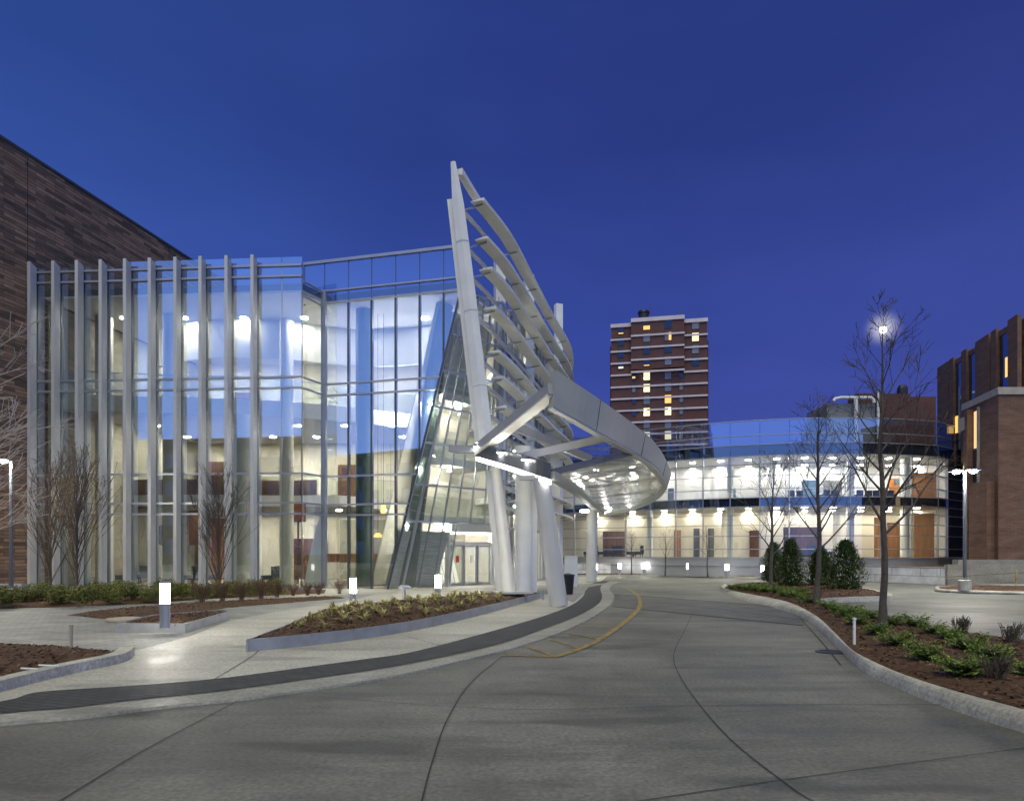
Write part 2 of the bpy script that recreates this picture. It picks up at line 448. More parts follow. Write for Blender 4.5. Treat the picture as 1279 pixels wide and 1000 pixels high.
mo = tag(mb.build('moon', M['moon'], None, 'all'), 'small bright full moon seen behind the top of the tallest bare tree', 'moon'); mo.location = mdir*950

# ================================================================== GROUND
def structure(o, label=None): return tag(o, label, None, None, 'structure')
S = MB().quad((-700, -500, -.06), (700, -500, -.06), (700, 1200, -.06), (-700, 1200, -.06))
structure(S.build('ground', M['soil']), 'flat dark ground reaching to the horizon')
S = MB().quad((-60, -45, 0), (75, -45, 0), (75, 75, 0), (-60, 75, 0))
structure(S.build('drive', M['road']), 'grey concrete drive curving past the entrance')

def px_curve(pts, z=0.0, n=6): return cat([G(x, y, z) for x, y in pts], n)
band_top = [(-160, 898), (0, 876), (47, 863.7), (144, 857), (201, 853), (288, 845), (400, 830), (460, 822), (522, 812), (624, 785), (684.5, 767), (716, 754), (729, 743), (731, 735), (736, 729.5), (752, 725)]
band_bot = [(-160, 914), (0, 890), (79, 884), (180, 872), (273, 862.6), (360, 851), (460, 836.7), (522, 826), (624, 803.6), (684.5, 783), (725, 767), (748, 753), (752, 743.5), (750, 736), (752, 730), (762, 725.5)]
kerb_bot = [(-160, 928), (0, 903), (108, 893.5), (201, 881.6), (300, 872), (360, 863.7), (460, 849), (522, 837), (603, 818), (644, 807.7), (705, 787), (745.5, 767), (764, 753), (767, 744), (762, 736), (764, 730.5), (775, 726)]
za, zb, zk = .032, .036, .028
A = resample(px_curve(band_top, zb), 120); B = resample(px_curve(band_bot, zb), 120)
structure(MB().strip(A, B).build('paver_band', M['band']), 'dark grey paver band along the edge of the drive')
A2 = resample(px_curve(band_bot, zk), 120); B2 = resample(px_curve(kerb_bot, zk), 120)
mb = MB().strip(A2, B2)
mb.strip(B2, [Vector((p.x, p.y, 0))+Vector((.0, -.015, 0)) for p in B2])
structure(mb.build('flush_kerb', M['kerb2']), 'flush concrete kerb between dark pavers and the drive')
# pavement: everything left of the dark band
edge = px_curve(band_top, za)
poly = [Vector((p.x, p.y, 0)) for p in edge]+[Vector((8, 56, 0)), Vector((-10, 58, 0)), Vector((-40, 58, 0)), Vector((-40, 4, 0))]
mb = MB(); mb.quad(*[Vector((p.x, p.y, za)) for p in poly][::-1])
structure(mb.build('pavement', M['walk'], fixn=False), 'pale concrete pavement in front of the glass entrance')
def flat(name, pts, z, m, label, world=False):
    ps = pts if world else [G(x, y, z) for x, y in pts]
    ps = [Vector((p.x, p.y, z)) for p in ps]
    ar = sum(a.x*b.y-b.x*a.y for a, b in zip(ps, ps[1:]+ps[:1]))
    if ar < 0: ps = ps[::-1]
    return structure(MB().quad(*ps).build(name, m), label)
flat('plaza', [(-300, 766), (0, 761), (150, 755), (290, 749), (470, 741), (440, 750), (365, 760), (288, 774), (234, 795), (151, 817), (0, 806), (-300, 812)], .037, M['plaza'], 'light grey paver plaza left of the planters')
flat('entry_paving', [(690, 742), (640, 739), (560, 739), (575, 734), (760, 728), (735, 733), (727, 743), (716, 752)], .0365, M['plaza'], 'grey pavers beneath the columns beside the entrance doors')

# road pavers and joints
flat('road_paver_band', [(768, 742), (860, 749), (960, 758), (1004, 770), (1004, 781), (860, 766.5), (764, 757), (768, 749)], .005, M['roadpav'], 'darker paver crossing strip across the drive')
mb = MB()
def ribbon(mb, pts, wd, z, n=8, pix=True):
    c = cat([G(x, y, z) for x, y in pts] if pix else pts, n)
    L = []; Rr = []
    for i, p in enumerate(c):
        d = c[min(i+1, len(c)-1)]-c[max(i-1, 0)]; q = Vector((-d.y, d.x, 0)).normalized()*wd/2
        L.append(p+q); Rr.append(p-q)
    mb.strip(L, Rr)
for pts, wd in (([(524, 1010), (540, 950), (560, 895), (590, 850), (632, 815)], .012), ([(864, 768), (856, 785), (842, 815), (850, 845), (900, 910), (985, 980), (1040, 1012)], .012),
                ([(60, 1008), (180, 936), (300, 873)], .012), ([(740, 1008), (1000, 970), (1290, 932)], .012), ([(767, 741.5), (860, 748.8), (960, 757), (1000, 767)], .16),
                ([(764, 757), (860, 766.5), (1004, 781)], .16), ([(766, 748), (860, 756), (1004, 774)], .05), ([(1000, 772), (1025, 800), (1050, 830)], .025),
                ([(400, 870), (640, 885), (900, 880), (1180, 879)], .012), ([(300, 871), (294, 860), (288, 846)], .014)):
    ribbon(mb, pts, wd, .009)
structure(mb.build('drive_joints', M['joint']), 'dark curved control joints in the concrete drive')
mb = MB()
for pts, wd in (([(250, 858), (310, 822), (330, 806)], .015), ([(560, 808), (500, 792)], .015)): ribbon(mb, pts, wd, .0385)
structure(mb.build('pavement_joints', M['joint']), 'thin joints in the pale pavement')
mb = MB()
ribbon(mb, [(626, 817.5), (660, 818.5), (690, 819)], .10, .012, 4)
ribbon(mb, [(692, 820), (720, 811), (745, 800), (770, 784), (790, 768), (799, 756), (798, 745), (790, 738), (778, 732)], .13, .013)
for a, b in (((656, 806), (690, 818)), ((684, 797), (722, 808)), ((706, 789), (746, 797)), ((724, 781), (768, 784)), ((740, 774), (780, 773))): ribbon(mb, [a, b], .08, .011, 1)
structure(mb.build('yellow_marking', M['yellow']), 'worn yellow hatched loading line on the drive')
mb = MB(); c = G(1038, 814, 0); mb.lathe((c.x, c.y, 0), [(.26, .002), (.26, .012), (.2, .016), (.2, .010), (.02, .010)], 24)
tag(mb.build('drain_cover', M['black'], None), 'dark drain cover in the drive beside the right kerb', 'drain cover')

# ---- mulch beds
def inpoly(p, poly):
    r = False; j = len(poly)-1
    for i in range(len(poly)):
        a, b = poly[i], poly[j]
        if (a.y > p.y) != (b.y > p.y) and p.x < (b.x-a.x)*(p.y-a.y)/(b.y-a.y)+a.x: r = not r
        j = i
    return r
def edge_dist(p, poly):
    d = 1e9
    for a, b in zip(poly, poly[1:]+poly[:1]):
        ab = Vector((b.x-a.x, b.y-a.y)); ap = Vector((p.x-a.x, p.y-a.y))
        t = max(0, min(1, ap.dot(ab)/max(1e-9, ab.length_squared))); d = min(d, (ap-ab*t).length)
    return d
BEDS = {}
def bed(name, poly, z, label, mound=.12, step=.3, chips=900, reach=.8, skirt=False):
    poly = [Vector((p.x, p.y, 0)) for p in poly]
    r = random.Random(len(poly)*7+int(z*1000)+chips)
    def hz(x, y):
        d = edge_dist(Vector((x, y, 0)), poly)
        return z+mound*min(1, d/reach)+.02*math.sin(x*5.1)*math.sin(y*4.3)*min(1, d)
    bm = bmesh.new()
    vs = [bm.verts.new((p.x, p.y, z)) for p in poly]
    for tri_ in tessellate_polygon([poly]):
        try: bm.faces.new([vs[i] for i in tri_])
        except Exception: pass
    x0 = min(p.x for p in poly); x1 = max(p.x for p in poly); y0 = min(p.y for p in poly); y1 = max(p.y for p in poly)
    k = x0+step*.5
    while k < x1:
        g = bm.verts[:]+bm.edges[:]+bm.faces[:]
        bmesh.ops.bisect_plane(bm, geom=g, plane_co=(k, 0, 0), plane_no=(1, 0, 0)); k += step
    k = y0+step*.5
    while k < y1:
        g = bm.verts[:]+bm.edges[:]+bm.faces[:]
        bmesh.ops.bisect_plane(bm, geom=g, plane_co=(0, k, 0), plane_no=(0, 1, 0)); k += step
    for v in bm.verts: v.co.z = hz(v.co.x, v.co.y)+(r.uniform(-.008, .008))
    for f in bm.faces:
        if f.normal.z < 0: f.normal_flip()
    mb = MB(); idx = {}
    for v in bm.verts: idx[v] = len(mb.v); mb.v.append(v.co.copy())
    for f in bm.faces: mb.face([idx[v] for v in f.verts])
    bm.free()
    for a_, b_ in zip(poly, poly[1:]+poly[:1]) if skirt else ():
        mb.quad(Vector((a_.x, a_.y, z)), Vector((b_.x, b_.y, z)), Vector((b_.x, b_.y, .006)), Vector((a_.x, a_.y, .006)))
    mb.cur = 1
    n = 0; tries = 0
    while n < chips and tries < chips*12:
        tries += 1
        p = Vector((r.uniform(x0, x1), r.uniform(y0, y1), 0))
        if not inpoly(p, poly): continue
        n += 1
        L = r.uniform(.014, .04); W = L*r.uniform(.3, .6); a = r.uniform(0, 6.28)
        u = Vector((math.cos(a), math.sin(a), r.uniform(-.5, .5)))*L; q = Vector((-math.sin(a), math.cos(a), r.uniform(-.4, .4)))*W
        p.z = hz(p.x, p.y)+.012
        mb.quad(p-u-q, p+u-q, p+u+q, p-u+q)
    o = mb.build(name, [M['mulch'], M['chip']]); tag(o, label, 'mulch', None, 'stuff')
    BEDS[label] = hz
    return hz

# planter with daylilies (long, steel edged)
fr = [(308, 814), (370, 808), (436, 800), (517.5, 787), (592, 770), (640, 757), (677, 746.5)]
bk = [(672, 740), (592, 743.2), (499, 751), (405, 760), (349, 784)]
front = px_curve(fr, za, 5); back = [G(x, y, .24) for x, y in bk]
for p in back: p.z = za
bedpoly = front+back
mb = MB(); ring = front+back+[front[0]]
mb.sweep([Vector((p.x, p.y, za)) for p in ring], [(0, 0), (0, .22), (-.03, .22), (-.03, 0)])
tag(mb.build('planter_edging', M['steel']), 'long low steel edging around the daylily bed by the columns', 'planter edging')
lilybed = bed('mulch', bedpoly, za+.19, 'brown bark mulch in the long daylily bed', .16, .22, 5200, 1.0)
# small triangular planter
tri = [G(144, 790, za), G(231, 790.5, za), G(286, 773, za), G(278, 770.5, za), G(190, 778, za)]
mb = MB(); mb.sweep([*tri, tri[0]], [(0, 0), (0, .21), (-.03, .21), (-.03, 0)])
tag(mb.build('planter_edging', M['steel']), 'small triangular steel edging around the lit bollard at left', 'planter edging')
tribed = bed('mulch', tri, za+.17, 'brown bark mulch in the small triangular planter', .04, .2, 900, .4)
tri2 = [G(x, y, za) for x, y in ((83, 768), (144, 761), (212, 755.5), (309, 750), (424, 745), (432, 747), (284, 759), (216, 770), (140, 774))]
bed('mulch', tri2, .04, 'pointed strip of brown mulch beside the plaza', .08, .35, 1200, .5)
hb = [G(x, y, za) for x, y in ((-300, 766), (-100, 763), (0, 760.5), (100, 757), (180, 754), (240, 749), (330, 744), (405, 741))]+[Vector((-8.6, 31.6, 0)), Vector((-10, 30.9, 0)), Vector((-23, 31.6, 0)), Vector((-27.5, 30.5, 0))]
hedgebed = bed('mulch', hb, .045, 'brown mulch under the boxwood hedge along the glass wall', .10, .6, 1800, .6)
lb = [G(x, y, za) for x, y in ((-300, 800), (0, 808), (90, 812), (146, 818), (130, 826), (70, 838), (0, 855), (-300, 930))]
leftbed = bed('mulch', lb, .09, 'dark mulch bed at the lower left corner', .10, .35, 3000, .6)
kl = px_curve([(146, 818.5), (132, 827), (72, 840), (0, 857), (-140, 895), (-300, 940)], za, 5)
mb = MB(); mb.sweep(kl, [(0, 0), (.0, .10), (-.04, .14), (-.26, .14), (-.26, 0)][::-1])
structure(mb.build('kerb', M['kerb']), 'low concrete kerb at the lower left mulch bed')

# right island with kerb
ko = [(904, 731), (899, 734.5), (903, 739), (927, 748.5), (974, 760.6), (1005, 773), (1027, 790), (1049, 812), (1080, 840), (1117, 857.5), (1161, 876), (1224, 898), (1285, 917), (1420, 960)]
ki = [(909, 731), (905.5, 733.3), (909, 736.2), (942.5, 742.5), (983, 751), (1017, 767), (1042, 789), (1064, 810.6), (1092, 826), (1130, 842), (1192, 862), (1285, 887), (1420, 925)]
KO = resample(px_curve(ko, 0, 8), 130); KI = resample(px_curve(ki, .17, 8), 130)
prof = [(0, 0), (.10, .45), (.25, .80), (.42, .97), (.6, 1), (1, 1)]
rows = []
for l, h in prof: rows.append([Vector((a.x+(b.x-a.x)*l, a.y+(b.y-a.y)*l, .17*h)) for a, b in zip(KO, KI)])
rows.append([Vector((b.x+(b.x-a.x)*.02, b.y+(b.y-a.y)*.02, .0)) for a, b in zip(KO, KI)])
mb = MB()
for r0_, r1_ in zip(rows, rows[1:]):
    mb.strip(r1_, r0_)
structure(mb.build('island_kerb', M['kerb'], None, 'all'), 'rounded pale concrete kerb around the right planting island')
mb = MB()
for i in (14, 27, 41, 56, 72, 90, 108):
    a, b = KO[i], KI[i]; d = (KO[i+1]-KO[i]).normalized()*.008
    q = [Vector((a.x+(b.x-a.x)*l, a.y+(b.y-a.y)*l, .17*h+.004)) for l, h in prof]
    for u, v in zip(q, q[1:]): mb.quad(u-d, v-d, v+d, u+d)
structure(mb.build('kerb_joints', M['joint']), 'dark joints across the island kerb')
isl_back = [(1420, 822), (1285, 801), (1192, 789), (1146, 778), (1099, 773), (1055, 762), (1028, 755), (1022, 748), (1060, 745.8), (1100, 744.6), (1106, 742), (1092, 737.5), (1075, 734.5), (1010, 730.5), (960, 728), (925, 729)]
poly = [Vector((p.x, p.y, 0)) for p in KI]+[G(x, y, .14) for x, y in isl_back]
isl = bed('mulch', poly, .155, 'dark mulch on the right planting island', .10, .3, 9000, .9, True)
kb = cat([Vector((p.x, p.y, 0)) for p in [G(x, y, .14) for x, y in ((1028, 754.5), (1022, 748), (1060, 745.8), (1100, 744.6), (1107, 742), (1092, 737.5), (1075, 734.5))]], 6)
mb = MB(); mb.sweep(kb, [(-.05, 0), (-.05, .16), (.2, .16), (.22, 0)])
structure(mb.build('kerb', M['kerb'], None), 'short pale kerb behind the evergreen shrubs')
# far right island and far beds
fr_ = [G(x, y, 0) for x, y in ((1172, 737), (1180, 735.5), (1230, 735), (1330, 737), (1330, 743), (1230, 741.5), (1180, 739.5))]
frc = cat(fr_, 4, True)
mb = MB(); mb.sweep(frc+[frc[0]], [(0, 0), (0, .15), (.12, .15), (.14, 0)] if sum(a.x*b.y-b.x*a.y for a, b in zip(fr_, fr_[1:]+fr_[:1])) > 0 else [(0, 0), (0, .15), (-.12, .15), (-.14, 0)][::-1])
structure(mb.build('kerb', M['kerb'], None, 'all'), 'kerb around the far right lamp island')
bed('mulch', [Vector((p.x, p.y, 0)) for p in frc], .13, 'dark mulch around the far right lamp base', .05, .5, 500, .4)

# ---- retaining wall and far bed
rw = cat([XY(x, Y) for x, Y in ((690, 51.0), (745, 52.4), (800, 52.6), (850, 51.6), (900, 49.6), (950, 47.4), (1000, 45.0), (1050, 42.8), (1100, 40.6), (1150, 38.2), (1183, 36.6))], 5)
fb_in = [p for p in rw if p.x < XY(952, 47).x]
fb_out = [p+Vector((.0, -1.9, 0)) for p in fb_in]
fb_out[0] = fb_in[0]+Vector((1.0, -.2, 0)); fb_out[-1] = fb_in[-1]+Vector((.5, -.3, 0))
bed('mulch', fb_in+fb_out[::-1], .10, 'mulch strip in front of the curved retaining wall', .08, .7, 800, .5)
mb = MB(); mb.sweep(fb_out, [(0, 0), (0, .13), (.2, .13), (.22, 0)])
structure(mb.build('kerb', M['kerb'], None), 'kerb edging the far mulch strip')

# ================================================================== LEFT BRICK BUILDING
def wx(Y): return -22.62+(Y-32.4)*.195
bl = thing('brick_building', 'tall dark brown long brick building at the far left behind the glass pavilion', 'building', (wx(30)-6, 30, 0))
mb = MB(); w0, w1 = Vector((wx(24.5), 24.5, 0)), Vector((wx(62), 62, 0))
mb.prism([w0, w1, w1+Vector((-22, 0, 0)), w0+Vector((-22, 0, 0))], 0, 20.35)
mb.build('wall', M['brickL'], bl)
mb = MB(); nrm = Vector((.98, -.19, 0)); d = (w1-w0).normalized()
mb.obox(w0-nrm*.6+Vector((0, 0, 20.35)), d*(w1-w0).length, nrm*.66, (0, 0, .12)); mb.build('coping', M['mulldk'], bl)
mb = MB()
for t in (32.0, 41.5):
    p = Vector((wx(t), t, 0)); mb.obox(p-d*.012, d*.024, nrm*.012, (0, 0, 20.3))
mb.build('movement_joint', M['black'], bl)

# ================================================================== GLASS PAVILION
A0, A1 = XY(45, 32.4), XY(378, 31.5)
B0, B1 = XY(405, 33.0), XY(575, 31.3)
pav = thing('glass_pavilion', 'two storey glass pavilion with tall vertical fins and lit interior at left', 'building', (-12, 33, 0))
dA = (A1-A0).normalized(); nA = Vector((dA.y, -dA.x, 0))          # toward the camera
LA = (A1-A0).length
dB = (B1-B0).normalized(); nB = Vector((dB.y, -dB.x, 0)); LB = (B1-B0).length
U = Vector((0, 0, 1))
ZA = 15.15
def uA(px):   # distance along A for a pixel column
    a = (px-CX)/F; # A0+dA*t : x = a*y
    return (a*A0.y-A0.x)/(dA.x-a*dA.y)
def uB(px):
    a = (px-CX)/F; return (a*B0.y-B0.x)/(dB.x-a*dB.y)
fins_px = [45, 74.5, 103.6, 133, 163, 193.5, 225, 256, 288, 320]
ua = [uA(p) for p in fins_px]
trA = [15.0, 14.5, 9.85, 9.35, 5.42, 4.05, 3.55, .12]
edges = [0.02]+ua[1:]+[uA(352), LA]
for a, b in zip(edges, edges[1:]):
    mb = MB()
    zs = sorted(trA+[ZA+.25]); 
    for z0, z1 in zip(zs, zs[1:]):
        mb.quad(A0+dA*(a+.02)+U*z0, A0+dA*(b-.02)+U*z0, A0+dA*(b-.02)+U*z1, A0+dA*(a+.02)+U*z1)
    mb.build('glass_pane', M['glassL'], pav)
for u in ua:
    mb = MB(); o = A0+dA*(u-.06)+nA*.05
    b = len(mb.v); H = ZA+.06
    mb.obox(o-dA*.015, dA*.15, nA*.40, U*H)
    for v in mb.v[b:]:
        if v.z > 1 and (v-A0).dot(nA) > .3: v.z += .16
    mb.build('fin', M['fin'], pav)
    mb = MB(); mb.obox(A0+dA*(u-.05)-nA*.22, dA*.10, nA*.20, U*ZA); mb.build('mullion', M['mulldk'], pav)
for z in trA:
    mb = MB(); mb.obox(A0+nA*.005+U*(z-.045), dA*(LA-.03), nA*.09, U*.09); mb.build('transom', M['mull'], pav)
for px in (352, 377):
    mb = MB(); u = uA(px); mb.obox(A0+dA*(u-.02)-nA*.05, dA*.04, nA*.05, U*ZA); mb.build('mullion', M['mull'], pav)
# return wall at the recess
mb = MB(); mb.quad(A1+U*.1, B0+U*.1, B0+U*14.3, A1+U*14.3); mb.build('glass_pane', M['glassE'], pav)
mb = MB()
for z in (14.3, 13.6, 9.85, 9.35, 5.42, 4.05, 3.55): mb.beam(A1+U*z+nA*-.05, B0+U*z, .06, .08)
mb.build('transom', M['mull'], pav)
mb = MB(); mb.obox(B0-dB*.12-nB*.05, dB*.24, nB*.16, U*14.4); mb.build('corner_post', M['mull'], pav)
# facade B (right portion cut by slanted edge)
L0 = B0+dB*uB(485); L1 = B0+dB*uB(576)
ZS = 13.75
def uedge(z): return uB(485)+(uB(576)-uB(485))*min(1.15, max(0, z/ZS))
ub = [uB(405), uB(435), uB(464), uB(494), uB(524), uB(554), uB(580)]
trB = [.1, 3.55, 4.05, 5.42, 9.3, 9.85, 13.75]
for a, b in zip(ub, ub[1:]):
    mb = MB()
    for z0, z1 in zip(trB, trB[1:]):
        k = max(1, int((z1-z0)/1.0))
        r0 = min(b, uedge(z0)); r1 = min(b, uedge(z1))
        if r1 <= a+.02: continue
        if r0 <= a:
            # the slanted edge enters the bay part way up
            t = ZS*(a-uB(485))/(uB(576)-uB(485)); zc = max(z0, t)
            ps = [B0+dB*a+U*zc]
        else:
            ps = [B0+dB*a+U*z0, B0+dB*r0+U*z0]
        if r1 == b and r0 < b:
            t = ZS*(b-uB(485))/(uB(576)-uB(485)); ps.append(B0+dB*b+U*max(z0, t))
        ps += [B0+dB*r1+U*z1, B0+dB*a+U*z1]
        mb.quad(*ps)
    if mb.f: mb.build('glass_pane', M['glassL'], pav)
    mb = MB(); zt = 0 if a <= uB(485) else ZS*(a-uB(485))/(uB(576)-uB(485))
    mb.obox(B0+dB*(a-.04)-nB*.16+U*zt, dB*.08, nB*.19, U*(ZS-zt)); mb.build('mullion', M['mulldk'], pav)
for z in trB[1:]:
    mb = MB(); mb.obox(B0+nB*.004+U*(z-.04), dB*uedge(z), nB*.08, U*.08); mb.build('transom', M['mull'], pav)
# parapet glass above B, running left behind the fins
uL = uB(380)
pe = [uL]+ub
for a, b in zip(pe, pe[1:]):
    mb = MB(); 
    for z0, z1 in ((13.85, 14.3), (14.4, 15.75)):
        mb.quad(B0+dB*(a+.012)+U*z0, B0+dB*(b-.012)+U*z0, B0+dB*(b-.012)+U*z1, B0+dB*(a+.012)+U*z1)
    mb.build('parapet_pane', M['glassP'], pav)
    mb = MB(); mb.obox(B0+dB*(a-.02)-nB*.08+U*13.8, dB*.04, nB*.07, U*2.0); mb.build('mullion', M['mulldk'], pav)
for z, h in ((15.78, .14), (14.35, .08)):
    mb = MB(); mb.obox(B0+dB*uL-nB*.02+U*(z-h/2), dB*(ub[-1]-uL), nB*.11, U*h); mb.build('coping' if h > .1 else 'transom', M['mull'], pav)
# shell: floor, slabs, ceiling, roof, back wall
BK = 44.0
def inA(px_u, off): return A0+dA*px_u-nA*off
xl = lambda Y: wx(Y)+.05
rightX = 0.5
fpoly = [inA(0.05, .05), inA(LA, .05), B0-nB*.08, L0-nB*.05, Vector((-2.6, 36, 0)), Vector((-1, 40, 0)), Vector((0, BK, 0)), Vector((xl(BK), BK, 0))]
mb = MB().prism(fpoly, za+.003, .05); mb.build('floor', M['ifloor'], pav)
rpoly = [inA(.25, .25), inA(LA-.1, .25), B0-nB*.2, L1-nB*.2, Vector((-1.2, 34.0, 0)), Vector((-.6, 36.0, 0)), Vector((1.4, 40.5, 0)), Vector((1.5, BK, 0)), Vector((xl(BK)+.1, BK, 0))]
mb = MB().prism(rpoly, 13.85, 13.95); mb.build('ceiling', M['iwhite'], pav)
mb = MB().prism(rpoly, 13.96, 14.25); mb.build('roof', M['dkgrey'], pav)
mb = MB().box(((xl(BK)+1.5)/2, BK+.12, 7), (25, .24, 13.9)); mb.build('back_wall', M['icream'], pav)
# upper floor slab with curved edge
se = cat([inA(.3, 1.0), inA(5, 2.2), inA(9, 3.0), Vector((-9.5, 36.2, 0)), Vector((-6.5, 38.0, 0)), Vector((-3.5, 39.0, 0)), Vector((.8, 39.5, 0))], 5)
spoly = se+[Vector((1.3, BK-.1, 0)), Vector((xl(BK)+.2, BK-.1, 0))]
mb = MB().prism(spoly, 8.75, 9.55); mb.build('upper_floor', M['iwhite'], pav)
mb = MB(); mb.sweep([p+U*9.56 for p in se], [(0, 0), (0, 1.05), (.015, 1.05), (.015, 0)]); mb.build('balustrade', M['balu'], pav)
mb = MB(); mb.tube([p+U*10.66 for p in se], .03, 6); mb.build('handrail', M['mull'], pav)
# hanging curved bulkhead on the upper floor
be = cat([inA(2.5, 5.5), inA(6, 4.0), inA(10, 4.2), Vector((-9, 37.2, 0)), Vector((-6, 37.2, 0)), Vector((-2.5, 36.0, 0))], 5)
mb = MB(); mb.sweep([p+U*11.9 for p in be], [(0, 0), (0, 1.93), (.35, 1.93), (.18, 0)]); mb.build('bulkhead', M['iwhite'], pav, True)
# mezzanine
me_ = cat([Vector((xl(38)+.1, 38.0, 0)), inA(5, 5.6), inA(9, 6.4), inA(12.5, 6.6), Vector((-8.0, 40.4, 0)), Vector((-5.0, 42, 0))], 5)
mpoly = me_+[Vector((-4.5, BK-.1, 0)), Vector((xl(BK)+.2, BK-.1, 0))]
mb = MB().prism(mpoly, 4.35, 4.95); mb.build('mezzanine', M['iwhite'], pav)
mb = MB(); mb.sweep([p+U*4.96 for p in me_], [(0, 0), (0, 1.05), (.015, 1.05), (.015, 0)]); mb.build('balustrade', M['balu'], pav)
mb = MB(); mb.sweep([p+U*4.96+Vector((0, .12, 0)) for p in me_[:14]], [(0, 0), (0, .85), (-.06, .85), (-.06, 0)]); mb.build('parapet_panel', M['wood'], pav, fixn=True)
mb = MB(); mb.tube([p+U*6.05 for p in me_], .03, 6); mb.build('handrail', M['mull'], pav)
# cross wall pieces inside (olive + wood)
for x, y, wd, h, z, m in ((-18.5, 43.7, 3.4, 3.9, .05, 'wood'), (-13.2, 43.6, 2.2, 2.6, .05, 'wooddk'), (-9.5, 43.75, 3.0, 3.8, .05, 'iolive'), (-15.2, 43.7, 2.0, 2.9, 4.96, 'iolive'),
                          (-19.3, 43.7, 1.6, 2.6, 4.96, 'wooddk'), (-10.5, 43.7, 1.2, 2.4, 4.96, 'wooddk'), (-17, 43.7, 1.4, 2.4, 9.56, 'wooddk'), (-6, 43.7, 5, 3.0, 9.56, 'icream'), (-4.4, 43.5, 1.0, 2.3, .05, 'wooddk')):
    MB().box((x, y, z+h/2), (wd, .2, h)).build('wall_panel', M[m], pav)
mb = MB()
for k in range(14): mb.box((-8.4+k*.62, 43.86, 4.4), (.03, .04, 8.6))
mb.build('wall_panel_joint', M['iolive'], pav)
mb = MB().box((-9.8, 39.8, 1.45), (4.6, .5, .5)); mb.build('bulkhead_shelf', M['wood'], pav)
# left olive inside face of brick wall is the brick building itself; add plaster lining
p0 = Vector((xl(33)+.03, 33, 0)); p1 = Vector((xl(BK)+.03, BK, 0)); dd = (p1-p0)
mb = MB().obox(p0+U*.06, dd, nrm*.06, U*13.7); mb.build('side_lining', M['iolive'], pav)
# columns
for px, Y, r, m, z1 in ((303, 34.6, .45, 'icream', 8.7), (215, 34.8, .42, 'icream', 13.8), (130, 35.0, .4, 'icream', 13.8), (358, 35.5, .35, 'icream', 13.8), (455, 34.0, .42, 'tealcol', 13.8)):
    q = XY(px, Y); MB().lathe((q.x, q.y, 0), [(r, .055), (r, z1)], 24).build('column', M[m], pav, True)
q0 = P(507, 742, 33.4); q1 = P(556, 376, 33.2); q0.z = .06
mb = MB().tube([q0, q0.lerp(q1, .5), q0.lerp(q1, .985)], .42, 20); mb.build('slanted_column', M['tealcol'], pav, True)
# slanted edge cover between facade B and entrance glass
mb = MB(); mb.beam(L0+nB*.02, L1+U*ZS+nB*.02, .10, .12, nB); mb.build('slanted_post', M['mulldk'], pav)

# recessed lights
def lights(spots, z, m, r, label, group, name='ceiling_light'):
    for i, (x, y) in enumerate(spots):
        mb = MB().lathe((0, 0, 0), [(r*1.15, .0), (r*1.15, -.02), (r, -.03), (.001, -.03)], 16)
        mb.mi = [0]*len(mb.f)
        if i == 0:
            for k in range(len(mb.f)): mb.mi[k] = 1 if k >= 32 else 0
            o = mb.build(name, [M['iwhite'], M[m]]); src = o
        else:
            o = src.copy(); COL.objects.link(o)
        o.location = (x, y, z); tag(o, label, 'ceiling light', group)
up = []
for i in range(7):
    for j in range(3): up.append((-20.0+i*3.1+(j % 2)*.8, 35.2+j*3.2))
up = [(x, y) for x, y in up if not (x > -1.5)]
lights(up, 13.845, 'downw', .17, 'round recessed downlight in the top ceiling of the fin fronted pavilion', 'top ceiling downlights of the glass pavilion')
mid = [(-19.6+i*2.6, 37.6+j*3.6) for i in range(7) for j in range(2)]+[(-5.0, 40.6), (-2.0, 41.5)]
lights(mid, 8.745, 'down', .17, 'round recessed downlight under the upper floor slab of the pavilion', 'downlights under the pavilion upper floor')
low = [(-18.6+i*2.7, 41.5) for i in range(5)]
lights(low, 4.345, 'down', .16, 'round recessed downlight under the pavilion mezzanine', 'downlights under the pavilion mezzanine')
# lobby contents
ds = thing('reception_desk', 'dark wood reception desk with small framed notices behind the lobby glass', 'desk', (-6.4, 36.3, .05))
MB().box((-6.4, 36.3, .60), (3.4, .7, 1.08)).build('front_panel', M['wooddk'], ds)
MB().box((-6.4, 36.3, 1.17), (3.6, .85, .06)).build('countertop', M['black'], ds)
for x in (-6.1, -5.5, -5.05):
    f = MB().box((x, 35.94, .85), (.30, .02, .26)).build('notice', M['paper'], ds)
    MB().box((x, 35.925, .85), (.12, .012, .10)).build('mark', M['navy'], f)
sculp = MB(); q = XY(392, 35.0)
prev = None; pts = []
for i in range(13):
    t = i/12; z = .06+4.2*t; wd = .95*(1-t)**.7+.05
    pts.append((q.x+.35*t*t+.25*t, q.y, z, wd))
for (x, y, z, wd), (x2, y2, z2, wd2) in zip(pts, pts[1:]):
    sculp.quad((x-wd/2, y, z), (x+wd/2, y-.25, z), (x2+wd2/2, y2-.25, z2), (x2-wd2/2, y2, z2))
    sculp.quad((x-wd/2, y+.06, z), (x2-wd2/2, y2+.06, z2), (x2+wd2/2, y2-.19, z2), (x+wd/2, y-.19, z))
tag(sculp.build('sculpture', M['iwhite'], None, 'all'), 'tall white sail shaped sculpture inside the lobby corner', 'sculpture')
pend_label = ['amber cylinder pendant lamp hanging in front of the teal column', 'orange glowing dome pendant lamp low behind the lobby glass']
